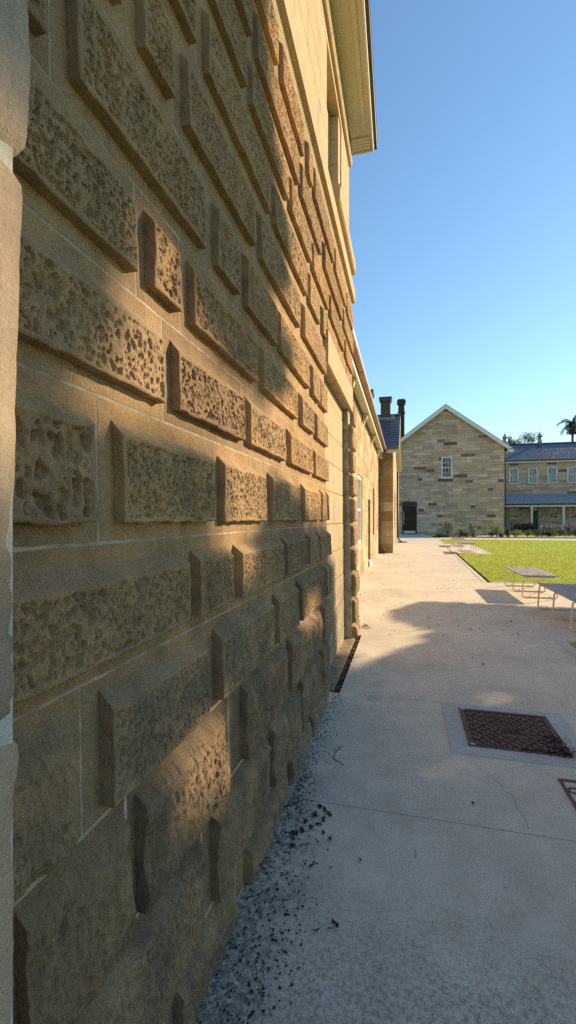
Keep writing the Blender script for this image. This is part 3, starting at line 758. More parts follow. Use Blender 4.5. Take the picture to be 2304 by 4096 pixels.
mb = MB(); mb.tube([(XR+.35,YG+.1,ZE-.3),(XR+.12,YG-.02,ZE-.55),(XR+.10,YG-.04,ZE-.8),(XR+.10,YG-.04,.1)], .055, 8); mb.build('downpipe', M['dark_metal'], gab)
# rear cross roof and brick chimney
mb = MB(); mb.prism([(47,7.6),(51.5,10.55),(56,7.6)], 0, -9, 1.6); mb.build('cross_roof', M['slate'], gab)
def tall_chimney():
    x0,x1,y0,y1,zt = -.74,-.10,49.2,49.85,14.0
    mb = MB(); mb.bev(x0,x1,y0,y1,9,zt-.9,.01); mb.bev(x0+.02,x1-.02,y0+.02,y1-.02,zt-.92,zt-.5,.01)
    mb.bev(x0-.06,x1+.06,y0-.06,y1+.06,12.55,12.67,.01)
    o = mb.build('chimney', M['brick'], gab)
    mb = MB(); mb.prism([(x0,zt-.55),(x1,zt-.55),(x1+.13,zt-.4),(x1+.13,zt-.12),(x1+.02,zt-.1),(x1+.02,zt),(x0-.02,zt),(x0-.02,zt-.1),(x0-.13,zt-.12),(x0-.13,zt-.4)], 1, y0-.1, y1+.1); mb.build('chimney_cap', M['brick'], o)
tall_chimney()
cc = empty('security_camera', (-.40, 45.9, 4.55), 0, 'small white security camera on the stone wall above the dark doorway', 'camera')
mb = MB(); mb.bev(-.52,-.40,45.86,45.985,4.62,4.74,.01); mb.build('mount', M['white'], cc)
mb = MB(); mb.tube([(-.46,45.86,4.64),(-.36,45.7,4.5)], .03, 6); mb.tube([(-.42,45.78,4.56),(-.28,45.55,4.42)], .07, 8); mb.build('housing', M['white'], cc)

# ---- long far building with verandah
far = empty('verandah_building', (19, 66, 0), 0, 'long two storey sandstone building with dark slate roof and verandah across the lawn', 'building')
YF = 61.0; X0, X1 = 9.2, 34.0
uw = [(x, x+.92, 5.88, 7.62) for x in (12.38, 14.5, 16.6, 18.7, 20.8, 22.9, 25.0)]
lw = [(12.4,13.35,1.55,3.0),(16.75,17.7,1.55,3.0),(18.9,19.9,1.55,3.0),(22.5,23.5,1.55,3.0)]
ld = [(14.6,15.5,0,3.0)]
mb = MB(); coursed(mb, lambda u, z, o: (u, YF-o, z), X0, X1, 0, 8.3, .3, (.6,2.0), [(.58,.45,.34),(.60,.51,.40),(.52,.39,.28),(.56,.48,.39),(.58,.43,.30)], .03, holes=uw+lw+ld, seed=31, gap=.012, proud=.01)
mb.build('facing_wall', M['coursed'], far)
mb = MB(); mb.box(X0, X1, YF+.2, YF+10, -.1, 8.35)
def fill(holes, z0, z1):
    x = X0
    for (a,b_,c,d) in holes:
        mb.box(x, a, YF+.002, YF+.2, z0, z1); mb.box(a, b_, YF+.002, YF+.2, z0, c); mb.box(a, b_, YF+.002, YF+.2, d, z1); x = b_
    mb.box(x, X1, YF+.002, YF+.2, z0, z1)
fill(uw, 4.5, 8.35); fill(sorted(lw+ld), -.1, 4.5)
mb.build('mortar_wall', M['mortar'], far)
for (a,b_,c,d) in uw:
    fm = MB(); fm.box(a-.06,a+.07,YF-.05,YF+.12,c,d+.05); fm.box(b_-.07,b_+.06,YF-.05,YF+.12,c,d+.05); fm.box(a+.07,b_-.07,YF-.05,YF+.12,d-.05,d+.05); fm.box(a-.12,b_+.12,YF-.09,YF+.12,c-.14,c-.0); fm.box(a+.07,b_-.07,YF+.02,YF+.1,(c+d)/2-.03,(c+d)/2+.03)
    for k in (1,2): x = a+.07+(b_-a-.14)*k/3; fm.box(x-.018,x+.018,YF+.03,YF+.09,c,d-.05)
    fo = fm.build('window_frame', M['white'], far)
    gm = MB(); gm.box(a+.07,b_-.07,YF+.1,YF+.13,c,d-.05); gm.build('pane', M['curtain'], fo)
    gr = MB(); y0 = YF-.34; zz0, zz1 = c-.16, c+.62
    for x in np.linspace(a-.14, b_+.14, 8): gr.tube([(x,y0,zz0),(x,y0,zz1)], .016, 5)
    gr.tube([(a-.16,y0,zz1),(b_+.16,y0,zz1)], .022, 5); gr.tube([(a-.16,y0,zz0),(b_+.16,y0,zz0)], .022, 5)
    for x in (a-.14, b_+.14): gr.tube([(x,YF,zz1),(x,y0,zz1)], .02, 5); gr.tube([(x,YF,zz0),(x,y0,zz0)], .02, 5)
    gr.build('window_guard', M['white'], fo)
for (a,b_,c,d) in lw:
    fm = MB(); fm.box(a-.04,a+.07,YF-.03,YF+.12,c,d); fm.box(b_-.07,b_+.04,YF-.03,YF+.12,c,d); fm.box(a+.07,b_-.07,YF-.03,YF+.12,d-.08,d); fm.box(a-.08,b_+.08,YF-.07,YF+.12,c-.12,c+.04); fm.box(a+.07,b_-.07,YF+.02,YF+.1,2.25,2.3); fm.box((a+b_)/2-.02,(a+b_)/2+.02,YF+.02,YF+.1,c+.04,d-.08)
    fo = fm.build('window_frame', M['cream'], far)
    gm = MB(); gm.box(a+.07,b_-.07,YF+.1,YF+.13,c+.04,d-.08); gm.build('pane', M['glass'], fo)
a,b_,c,d = ld[0]
mb = MB(); mb.box(a,b_,YF+.08,YF+.14,0,2.45); dr = mb.build('door', M['greenpaint'], far)
mb = MB(); mb.box(a+.1,b_-.1,YF+.07,YF+.1,2.5,2.95); mb.build('fanlight', M['white'], far)
mb = MB(); mb.box(X0,X1,YF-.42,YF-.02,8.32,8.36); mb.box(X0,X1,YF-.45,YF-.42,8.28,8.55); mb.build('eave_board', M['white'], far)
mb = MB(); mb.box(X0,X1,YF-.55,YF-.452,8.44,8.57); mb.build('gutter', M['black'], far)
mb = MB(); mb.add([(X0-.3,YF-.55,8.57),(X1,YF-.55,8.57),(X1,YF+5,11.3),(X0+1.0,YF+5,11.3),(X0-.3,YF+10.5,8.57),(X1,YF+10.5,8.57)], [(0,1,2,3),(3,2,5,4),(0,3,4)]); mb.build('roof', M['slate'], far)
mb = MB(); mb.tube([(X0+1.0,YF+5,11.32),(X1,YF+5,11.32)], .1, 6); mb.build('ridge_cap', M['dark_metal'], far)
for x in (12.35, 16.55, 20.7): 
    mb = MB(); mb.box(x-.0,x+.95,YF-.02,YF+.05,8.02,8.2); vf = mb.build('wall_vent', M['sooty'], far)
M['teal'] = plain('pale_blue_green_metal', (.22,.36,.42), .4, .3, var=.1)
def ventil(x, y):
    mb = MB(); mb.tube([(x,y,11.1),(x,y,12.2)], .27, 8); o = mb.build('roof_ventilator', M['teal'], far)
    mb = MB(); mb.tube([(x,y,12.2),(x,y,12.22),(x,y,12.75)], [.30,.40,.05], 8); mb.tube([(x,y,12.7),(x,y,12.95)], [.05,.06], 6); mb.build('ventilator_cap', M['teal'], o)
ventil(17.0, YF+5); ventil(12.8, YF+5)
# verandah
YV = 58.4
mb = MB(); n = 60
xs = np.linspace(X0-.1, X1, n*2+1)
v = []
for i, x in enumerate(xs):
    dz = .03 if i % 2 else 0
    v += [(x, YV-.25, 3.24+dz), (x, YF-.02, 4.5+dz)]
mb.add(v, [(2*i, 2*i+2, 2*i+3, 2*i+1) for i in range(len(xs)-1)]); mb.build('verandah_roof', M['iron_roof'], far)
mb = MB(); mb.box(X0-.1,X1,YV-.32,YV-.255,3.10,3.24); mb.build('verandah_gutter', M['black'], far)
mb = MB(); mb.box(X0-.1,X1,YV-.2,YV-.05,2.88,3.09); mb.build('verandah_beam', M['white'], far)
for x in (10.9, 14.15, 17.45, 20.75, 24.05, 27.35):
    mb = MB(); mb.bev(x-.11,x+.11,YV-.23,YV-.01,0.02,2.878,.02); mb.bev(x-.15,x+.15,YV-.27,YV+.03,0,.2,.02); mb.build('verandah_post', M['white'], far)
mb = MB(); mb.box(X0,X1,YV-.4,YF,-.05,.06); mb.build('verandah_floor', M['collar'], far)
mb = MB(); mb.tube([(9.05,57.9,8.2),(9.05,57.9,0.1)], .06, 6)
# ------------------------------------------------------------------ ground, path, lawns
mb = MB(); mb.box(-400, 400, -200, 600, -.5, -.045); tag(mb.build('ground', M['soil']), kind='structure')
joints = [-3.0, .15, 2.39, 3.93, 6.29, 8.95, 11.6, 15.2, 18.8, 22.4, 26.0, 29.6, 33.2, 36.9]
mb = MB()
def slab(poly, z0=-.04, z1=0.0):
    n = len(poly); mb.add([(x,y,z1) for x,y in poly]+[(x,y,z0) for x,y in poly], [tuple(range(n))]+[((i+1)%n, i, i+n, (i+1)%n+n) for i in range(n)])
def xe(y): return 1.86 + (y-11.6)*.0222
LX = -.548
for a, b_ in zip(joints[:-1], joints[1:]):
    g_ = .0028
    if b_ <= 6.3: xr_ = 1.80 if b_ < 6.2 else 1.80
    y0, y1 = a+g_, b_-g_
    if b_ <= 3.94: slab([(-1.3,y0),(1.78,y0),(1.78,y1),(-1.3,y1)])
    elif b_ <= 6.3: slab([(LX,y0),(1.78,y0),(1.78,y1),(LX,y1)]); 
    elif b_ <= 11.7: slab([(-1.3,y0),(7.5,y0),(7.5,y1),(-1.3,y1)])
    else: slab([(-1.3,y0),(xe(a)-.1,y0),(xe(b_)-.1,y1),(-1.3,y1)])
slab([(-1.3,5.93),(LX-.001,5.93),(LX-.001,6.28),(-1.3,6.28)])
slab([(2.05,20.9),(3.42,20.9),(3.6,28.9),(2.14,28.9)])
slab([(-1.3,36.91),(60,36.91),(60,38.3),(-1.3,38.3)])
slab([(-1.3,38.31),(2.2,38.31),(2.2,45.99),(-1.3,45.99)])
slab([(2.21,41.6),(60,41.6),(60,43.2),(2.21,43.2)])
slab([(2.3,35.35),(60,35.35),(60,36.9),(2.3,36.9)])
path = tag(mb.build('path', M['concrete']), kind='structure')
# thin pale edging strips
mb = MB()
def strip(x0,y0,x1,y1,w,side=1):
    d = Vector((x1-x0,y1-y0,0)).normalized(); nrm = Vector((d.y,-d.x,0))*w*side
    p = [(x0,y0),(x1,y1),(x1+nrm.x,y1+nrm.y),(x0+nrm.x,y0+nrm.y)]
    mb.add([(x,y,.006) for x,y in p]+[(x,y,-.04) for x,y in p], [(0,1,2,3) if side<0 else (3,2,1,0),(0,4,5,1),(1,5,6,2),(2,6,7,3),(3,7,4,0)])
strip(xe(11.6)-.098,11.6,xe(20.8)-.098,20.8,.11); strip(xe(29)-.098,29.0,xe(35.3)-.098,35.3,.12)
strip(1.782,-3,1.782,6.3,.12); strip(3.42,20.9,3.6,28.9,.14)
mb.box(1.92,7.5,6.22,6.285,-.04,.006); mb.box(1.98,7.5,11.61,11.72,-.04,.006); 
tag(mb.build('path_edging', M['kerb']), kind='structure')
# lawn sheets
mb = MB()
def sheet(poly, z): mb.add([(x,y,z) for x,y in poly], [tuple(range(len(poly)))])
sheet([(1.97,11.72),(60,11.72),(60,35.35),(2.37,35.35),(2.25,29.0),(3.74,29.0),(3.56,20.85),(2.17,20.85)], -.006)
sheet([(1.905,-3),(60,-3),(60,6.22),(1.905,6.22)], -.006)
sheet([(7.5,6.22),(60,6.22),(60,11.72),(7.5,11.72)], -.006)
sheet([(2.21,43.2),(60,43.2),(60,57.8),(9,57.8),(9,45.9),(2.21,45.9)], -.006)
tag(mb.build('lawn', M['lawn']), kind='structure')
mb = MB(); sheet([(2.21,38.32),(60,38.32),(60,41.6),(2.21,41.6)], -.004); tag(mb.build('garden_soil', M['soil']), kind='structure')
# grass blades (too many to count)
def inlawn(x, y):
    a = (y > 11.69) & (y < 35.36) & (x > 1.945+(y-11.6)*.0222)
    a &= ~((y > 20.8) & (y < 29.1) & (x < 3.78))
    b_ = (y > 3) & (y < 6.2) & (x > 1.92) & (x < 3.2)
    return a | b_
def blades(n, ylo, yhi, xlo, xhi, h, w, seed):
    rg = np.random.default_rng(seed)
    y = rg.uniform(ylo, yhi, n); x = rg.uniform(xlo, xhi, n)
    vis = (x < .36*y+1.2) & inlawn(x, y); x = x[vis]; y = y[vis]
    a = rg.uniform(0, 2*np.pi, len(x)); hh = h*rg.uniform(.5, 1.3, len(x)); ln = rg.uniform(-.7, .7, (len(x),2))*hh[:,None]
    c, s = np.cos(a)*w/2, np.sin(a)*w/2
    p0 = np.stack([x-c, y-s, np.full_like(x,-.006)], -1); p1 = np.stack([x+c, y+s, np.full_like(x,-.006)], -1)
    p2 = np.stack([x+ln[:,0], y+ln[:,1], hh], -1)
    return p0, p1, p2
ps = [blades(38000, 11.7, 17, 1.9, 8, .045, .012, 1), blades(30000, 17, 24, 1.9, 10, .05, .02, 2), blades(24000, 24, 35.4, 1.9, 14, .05, .032, 3), blades(9000, 3.2, 6.22, 1.9, 3, .045, .008, 4)]
P0 = np.concatenate([p[0] for p in ps]); P1 = np.concatenate([p[1] for p in ps]); P2 = np.concatenate([p[2] for p in ps])
n = len(P0); V = np.concatenate([P0,P1,P2]); 
me = bpy.data.meshes.new('lawn_grass'); me.vertices.add(3*n); me.vertices.foreach_set('co', V.ravel()); me.loops.add(3*n)
me.loops.foreach_set('vertex_index', np.stack([np.arange(n), np.arange(n)+n, np.arange(n)+2*n], -1).ravel())
me.polygons.add(n); me.polygons.foreach_set('loop_start', np.arange(0,3*n,3)); me.update(); me.validate(); me.materials.append(M['blade'])
o = bpy.data.objects.new('lawn_grass', me); COL.objects.link(o); tag(o, 'short bright green mown grass of the lawn', 'grass', kind='stuff')
# trench at the foot of the wall
mb = MB(); mb.box(-.62, LX-.002, 3.93, 5.925, -.2, -.022); tag(mb.build('drain_trench', M['soil']), kind='structure')

# ------------------------------------------------------------------ covers in the path
lid = empty('manhole_cover', (.72, 3.52, 0), 0, 'rusty square cast iron drain cover with cross hatched grip pattern, set in the path', 'drain cover')
mb = MB(); x0,x1,y0,y1 = .405,1.022,3.212,3.825
cm = MB()
cx0,cx1,cy0,cy1 = .285,1.15,3.095,3.925
cm.box(cx0,cx1,cy0,y0,-.02,.0045); cm.box(cx0,cx1,y1,cy1,-.02,.0045); cm.box(cx0,x0,y0,y1,-.02,.0045); cm.box(x1,cx1,y0,y1,-.02,.0045)
cm.build('concrete_collar', M['collar'], lid)
mb.box(x0,x0+.035,y0,y1,-.02,.011); mb.box(x1-.035,x1,y0,y1,-.02,.011); mb.box(x0+.035,x1-.035,y0,y0+.018,-.02,.011); mb.box(x0+.035,x1-.035,y1-.03,y1,-.02,.011)
mb.build('iron_frame', M['rust'], lid)
mb = MB(); mb.box(x0+.036,x1-.036,y0+.019,y1-.031,-.02,.003); mb.build('lid_plate', M['rust'], lid)
mb = MB()
gx0,gx1,gy0,gy1 = x0+.05,x1-.05,y0+.03,y1-.045
nx, nyy = 16, 14; dx = (gx1-gx0)/nx; dy = (gy1-gy0)/nyy
for i in range(nx):
    for j in range(nyy):
        cxm = gx0+(i+.5)*dx; cym = gy0+(j+.5)*dy
        if abs(i-7.5) < 1.6 and abs(j-6.5) < 1.6: continue
        if (i+j) % 2 == 0:
            v = [(cxm-dx*.78,cym,.0085),(cxm,cym-dy*.55,.0085),(cxm+dx*.78,cym,.0085),(cxm,cym+dy*.55,.0085)]
            mb.add(v+[(x,y,.002) for x,y,_ in v], [(0,1,2,3)]+[(k,k+4,(k+1)%4+4,(k+1)%4) for k in range(4)])
for i in range(nx+1):
    for j in range(nyy):
        if (i*7+j*3) % 5 in (0,1,3) and j % 2 == 0 and not (4 < i < 12 and 4 < j < 9 and (i+j)%3==0):
            x = gx0+i*dx; y = gy0+(j+.5)*dy; mb.box(x-.0045,x+.0045,y-dy*.62,y+dy*.62,.002,.0135)
mb.build('grip_pattern', M['rust'], lid)
mb = MB(); cx_, cy_ = (gx0+gx1)/2, (gy0+gy1)/2
for s_ in (-1,1):
    for k in range(3): 
        r_ = .014+.012*k; mb.box(cx_+s_*.035-r_,cx_+s_*.035+r_,cy_-r_,cy_-r_+.004,.002,.0095); mb.box(cx_+s_*.035-r_,cx_+s_*.035+r_,cy_+r_-.004,cy_+r_,.002,.0095)
        mb.box(cx_+s_*.035-r_,cx_+s_*.035-r_+.004,cy_-r_+.004,cy_+r_-.004,.002,.0095); mb.box(cx_+s_*.035+r_-.004,cx_+s_*.035+r_,cy_-r_+.004,cy_+r_-.004,.002,.0095)
mb.build('centre_badge', M['rust'], lid)
for (x,y) in ((x0+.012,y0+.01),(x0+.012,y1-.012-.02)):
    mb = MB(); mb.box(x,x+.03,y,y+.022,.005,.0125); mb.build('corner_pad', M['lid_block'], lid)
inf = empty('infill_access_cover', (1.15, 2.6, 0), 0, 'thin rusty frame of a concrete filled access cover in the path', 'access cover')
mb = MB(); mb.box(.85,.868,2.25,2.94,-.02,.005); mb.box(.868,1.55,2.922,2.94,-.02,.005); mb.box(1.532,1.55,2.25,2.921,-.02,.005); mb.box(.868,1.532,2.25,2.268,-.02,.005); mb.box(.869,1.53,2.71,2.722,-.01,.0045)
mb.build('rusty_frame', M['rust_frame'], inf)
mb = MB(); 
for k in range(20):
    a0,a1 = 2*math.pi*k/20, 2*math.pi*(k+1)/20
    mb.add([(.905+r_*math.cos(a)*1.2, 2.83+r_*math.sin(a), .0042) for a in (a0,a1) for r_ in (.022,.032)]+[(.905+r_*math.cos(a)*1.2, 2.83+r_*math.sin(a), -.004) for a in (a0,a1) for r_ in (.022,.032)], [(0,1,3,2),(1,5,7,3),(0,2,6,4)])
mb.build('key_ring', M['rust_frame'], inf)
capm = MB(); capm.tube([(-.245,3.87,-.01),(-.245,3.87,.0035)], .062, 24); single(capm, 'inspection_cap', M['collar'], 'small round concrete cap beside the path joint near the wall', 'cap')
# ------------------------------------------------------------------ benches
def make_bench():
    root = empty('park_bench', (0,0,0))
    W_, L_, H_ = .60, 1.60, .43
    for k in range(6):
        m_ = MB(); w_ = W_/6; x = k*w_; m_.bev(x+.007, x+w_-.007, 0, L_, H_-.025, H_, .004); m_.build('seat_slat', M['slat'], root)
    for y in (.02, L_/2, L_-.02):
        m_ = MB(); r_ = .0125; q = .03
        m_.tube([(.02+q,y,H_-.04),(.02+.008,y,H_-.048),(.02,y,H_-.07),(.0,y,.05),(.008,y,.02),(.03,y,r_),(W_-.03,y,r_),(W_-.008,y,.02),(W_,y,.05),(W_-.02,y,H_-.07),(W_-.028,y,H_-.048),(W_-.05,y,H_-.04),(.02+q,y,H_-.04)], r_, 8)
        lg = m_.build('leg_frame', M['steel'], root)
        for x in (.13, W_-.13):
            m2 = MB(); m2.tube([(x,y,r_*2-.002),(x,y,r_*2+.014)], .012, 8); m2.build('fixing_bolt', M['lid_block'], lg)
    return root
def copy_tree(o, parent=None):
    c = o.copy(); COL.objects.link(c); c.parent = parent
    for ch in [x for x in bpy.data.objects if x.parent == o]: copy_tree(ch, c)
    return c
bench = make_bench()
spots = [(2.13, 6.80, 'slatted bench with cream steel legs, closest, cut off at the right edge'),
         (2.15, 9.50, 'slatted bench with cream steel legs standing by the near lawn corner'),
         (2.36, 21.15, 'small distant slatted bench on the paved bay in the lawn'),
         (2.50, 26.1, 'farthest slatted bench, in front of the silver shrub')]
for i, (x, y, lb) in enumerate(spots):
    o = bench if i == 0 else copy_tree(bench)
    o.location = (x, y, .002); tag(o, lb, 'bench', 'slatted benches along the lawn')
# ------------------------------------------------------------------ litter, leaves, twigs
def flake(mb, x, y, z, s, rg, curl=.4, n=6):
    a0 = rg.uniform(0, 6.28); pts = []; st_ = rg.uniform(.3, .95); ca_, sa_ = math.cos(a0*1.7), math.sin(a0*1.7)
    for k in range(n):
        a = a0+2*math.pi*k/n; r_ = s*rg.uniform(.45, 1.1)*(1.0 if k % 2 else .7)
        ex, ey = r_*math.cos(a)*1.15, r_*math.sin(a)*st_
        pts.append((x+ex*ca_-ey*sa_, y+ex*sa_+ey*ca_, z+abs(rg.gauss(0, curl))*s*.6+.002))
    c = (x, y, z+.002)
    mb.add([c]+pts, [(0, k+1, (k+1)%n+1) for k in range(n)])
rg = random.Random(3)
mb = MB()
for k in range(6800):
    y = rg.uniform(.75, 5.0); 
    if y > 2.6 and rg.random() < .5: continue
    x = (-.48+.03*math.sin(y*5)+rg.gauss(0,.055)) if y < 2.3 else (-.60+abs(rg.gauss(0,.05)))
    if y < 2.3 and rg.random() < .3: x = -.61+abs(rg.gauss(0,.07))
    if rg.random() < .07: x += rg.uniform(0, .12)
    if y > 3.93 and x > -.56: continue
    flake(mb, x, y, 0 if y < 3.93 else -.035, (.0014+.0085*rg.random()**3), rg, .3, 6)
tag(mb.build('leaf_litter', M['litter']), 'black leaf litter and grit gathered along the foot of the wall', 'litter', kind='stuff')
mb = MB()
for k in range(900):
    y = rg.uniform(3.95, 5.9); flake(mb, rg.uniform(-.605,-.555), y, -.02+rg.uniform(0,.022), rg.uniform(.006,.020), rg, .6, 6)
tag(mb.build('trench_litter', M['dead']), 'dark leaves filling the narrow trench beside the wall', 'litter', kind='stuff')
mb = MB()
for k in range(900):
    y = .5+abs(rg.gauss(0,1))*2.2; x = rg.uniform(-.5, 1.8)
    flake(mb, x, y, 0, rg.uniform(.001,.0035), rg, .5, 5)
for k in range(330):
    mb_y = rg.uniform(3.2,3.5); flake(mb, .98+rg.gauss(0,.045), mb_y-.02-.0*k, .008, rg.uniform(.003,.010), rg, 1.2, 4)
for k in range(160): flake(mb, rg.uniform(.72,1.02), 3.225+abs(rg.gauss(0,.012)), .008, rg.uniform(.003,.009), rg, 1.2, 4)
tag(mb.build('path_grit', M['litter']), 'tiny dark seeds and crumbs scattered over the pale path', 'litter', kind='stuff')
def ground_at(u, v):
    d = F*1.5/(v-HORIZ); X = (u-VP)*CA*d/F; return X, (d+X*SA)/CA
lf_px = None
lf = [  # single leaves lying on the path: u, v, size, material, label
 (845,2330,.020,'litter','crumpled dark brown leaf on the path, beside a smaller dark scrap'),
 (793,2345,.016,'litter','small dark twisted leaf scrap left of the crumpled dark leaf'),
 (1352,2488,.017,'petal','curled pale buff leaf lying alone near the bottom right'),
 (1303,1597,.032,'dead','upturned orange brown leaf on the path below the benches'),
 (1183,1584,.030,'dead','flat brown leaf on the far side of the path joint'),
 (1190,2024,.014,'litter','short dark bark chip below the iron cover'),
 (830,2115,.017,'litter','dark leaf just right of the litter beside the wall joint'),
 (783,2182,.018,'litter','dark pointed leaf flat on the concrete near the wall litter'),
 (833,2186,.014,'litter','dark leaf scrap pointing right, past the pointed leaf'),
 (906,2165,.012,'litter','tiny hooked dark leaf with a stalk on open concrete'),
 (1215,1673,.022,'dead','small tan leaf in the shade before the joint'),
 (1190,1657,.020,'dead','tan leaf lying flat at mid path above the iron cover'),
 (1265,1587,.026,'dead','thin brown leaf next to the orange leaf'),
 (933,1656,.018,'petal','white speckled leaf near the wall end of the path'),
 (1080,1580,.022,'dead','brown leaf lying on the joint at mid path'),
 (1160,1520,.026,'dead','brown leaf in sunlight left of the bench shadow'),
 (960,1560,.020,'dead','small rust coloured leaf near the building corner'),
 (1211,1802,.012,'petal','white leaf scrap resting on the iron cover'),
 (1380,1868,.010,'petal','cream petal lying on the iron cover near its litter'),
]
for (u, v_, s_, mt, lb) in lf:
    x, y = ground_at(u, v_); m_ = MB(); rr = random.Random(int(u*7+v_)); flake(m_, x, y, .004 if not (.4<x<1.03 and 3.2<y<3.83) else .013, s_, rr, .55, 9)
    for kk in range(1, 10): 
        pass
    single(m_, 'fallen_leaf', M[mt], lb, 'leaf', 'single leaves fallen on the path')
for i,(u, v_) in enumerate(((805,2030),(818,2040),(790,2050),(812,2062),(828,2048),(770,2068),(800,2075),(785,2085),(760,2090),(742,2100),(815,2095),(735,2130))):
    x, y = ground_at(u, v_); m_ = MB(); rr = random.Random(i+50)
    for q in range(3): flake(m_, x+rr.uniform(-.008,.008), y+rr.uniform(-.012,.012), .002, rr.uniform(.010,.024), rr, .22, 9)
    o = single(m_, 'torn_leaf', M['litter'], 'torn black brown leaf piece scattered beside the wall litter', 'leaf', 'torn dark leaves by the wall')
cl = empty('leaf_cluster', (*ground_at(925,1578), 0), 0, 'loose cluster of rust brown leaves at the building corner', 'leaf cluster')
x, y = ground_at(925, 1578)
for q in range(7):
    m_ = MB(); flake(m_, x+rg.gauss(0,.05), y+rg.gauss(0,.06), .003, .03, rg, .8, 8); m_.build('leaf', M['dead'], cl)
for pts_ in ([(1226,1942),(1240,1958),(1262,1975),(1268,1990),(1290,2000),(1300,2030),(1318,2052),(1330,2084)], [(905,1747),(918,1741),(940,1742),(955,1749),(961,1757)]):
    P = [ground_at(*p) for p in pts_]; m_ = MB(); m_.tube([(a,b_,-.0003) for a,b_ in P], .0011, 4); tag(m_.build('path_crack', M['litter']), kind='structure')
def twig(pts, side, r_, label):
    P = [ground_at(*p) for p in pts]; m_ = MB()
    m_.tube([(a,b_,.006+.006*math.sin(i*2)) for i,(a,b_) in enumerate(P)], r_, 5)
    for s_ in side:
        Q = [ground_at(*p) for p in s_]; m_.tube([(a,b_,.006+.004*i) for i,(a,b_) in enumerate(Q)], r_*.7, 5)
    single(m_, 'twig', M['litter'], label, 'twig')
twig([(865,1927),(852,1920),(842,1912),(840,1905),(846,1893),(856,1884),(862,1877)], [[(846,1893),(838,1888)],[(856,1884),(848,1880)],[(842,1912),(830,1903),(824,1897)]], .0022, 'forked dark twig lying on the path by the wall')
twig([(1042,2140),(1047,2152),(1046,2158)], [], .0012, 'tiny short stalk lying on the open path')
mb = MB()
for k in range(420):
    y = 11.8+abs(rg.gauss(0,1))*7; x = 2.1+abs(rg.gauss(0,1))*2.6
    if y > 35 or not bool(inlawn(np.array([x]), np.array([y]))[0]): continue
    flake(mb, x, y, .035, rg.uniform(.018,.045), rg, .6, 5)
tag(mb.build('lawn_petals', M['petal']), 'pale fallen petals and leaves strewn over the lawn', 'petals', kind='stuff')
mb = MB()
for k in range(300):
    y = 6.0+abs(rg.gauss(0,1))*8; x = rg.uniform(-.9, 1.75)
    flake(mb, x, y, 0, rg.uniform(.010,.026), rg, .5, 5)
for k in range(150):
    y = 11.8+abs(rg.gauss(0,1))*4; x = 2.1+abs(rg.gauss(0,1))*2
    if inlawn(np.array([x]), np.array([y]))[0]: flake(mb, x, y, .035, rg.uniform(.012,.03), rg, .6, 5)
tag(mb.build('brown_leaf_scatter', M['dead']), 'small brown leaf crumbs strewn over the far path and lawn', 'litter', kind='stuff')

# ------------------------------------------------------------------ plants
def leafcloud(mb, n, cen, rad, size, rg, blob=None, keep=None, flat=.5, shape=None):
    for _ in range(n):
        while True:
            p = np.array([rg.uniform(-1,1) for _ in range(3)])
            if p@p <= 1: break
        if rg.random() < .6: p = p/np.linalg.norm(p)*rg.uniform(.75,1.0)
        q = cen + p*rad
        if keep is not None and not keep(q): continue
        leaf(mb, q, size*rg.uniform(.6,1.3), rg)
def leaf(mb, q, s, rg):
    a = Vector((rg.gauss(0,1),rg.gauss(0,1),rg.gauss(0,.6))).normalized(); b_ = a.cross(Vector((rg.gauss(0,1),rg.gauss(0,1),rg.gauss(0,1)))).normalized()
    Q = Vector(q)
    mb.add([Q-a*s, Q-b_*s*.38, Q+a*s, Q+b_*s*.38], [(0,1,2,3)])
def shrub(x, y, w, h, mat, label, cat='shrub', n=500, size=.05, name='shrub', kind_=0, seed=1, group=None, flower=None):
    rg = random.Random(seed); root = empty(name, (x,y,0), 0, label, cat, group)
    st = MB()
    tips = []
    for k in range(9 if kind_ else 6):
        a = rg.uniform(0, 6.28); t = rg.uniform(.3, 1.0)
        tip = (x+math.cos(a)*w*.5*t, y+math.sin(a)*w*.4*t, h*rg.uniform(.65,1.0)*(1 if kind_ else .8))
        tips.append(tip); st.tube([(x+rg.uniform(-.05,.05),y+rg.uniform(-.05,.05),-.01),((x+tip[0])/2,(y+tip[1])/2,tip[2]*.55),tip], [.016,.011,.005], 5)
    st.build('stem', M['bark'], root)
    lf_ = MB()
    if kind_ == 1:      # open, spiky: leaves gathered along the stems
        for tip in tips*2:
            for _ in range(n//18):
                t = rg.random()**.7; c = Vector((x,y,0)).lerp(Vector(tip), t) + Vector((rg.gauss(0,.07*w),rg.gauss(0,.07*w),rg.gauss(0,.05)+.03))
                if c.z > .02: leaf(lf_, c, size*rg.uniform(.6,1.3), rg)
        leafcloud(lf_, n//2, np.array([x,y,h*.28]), np.array([w*.5,w*.4,h*.28]), size, rg)
    else:
        for q in range(5):
            c = np.array([x+rg.uniform(-.28,.28)*w, y+rg.uniform(-.2,.2)*w, h*rg.uniform(.35,.66)])
            leafcloud(lf_, n//5, c, np.array([w*.32,w*.28,h*.36]), size, rg, keep=lambda p: p[2] > .01)
    lf_.build('foliage', M[mat], root)
    if flower:
        fl = MB()
        for _ in range(n//6):
            a = rg.uniform(0,6.28); r_ = rg.random()**.5; leaf(fl, (x+math.cos(a)*w*.5*r_, y+math.sin(a)*w*.4*r_, h*rg.uniform(.6,1.12)), size*.7, rg)
        fl.build('flower', M[flower], root)
    return root
def at(u, d):  # point at distance d straight out, seen at bearing u
    X = (u-VP)*CA*d/F; return X, (d+X*SA)/CA
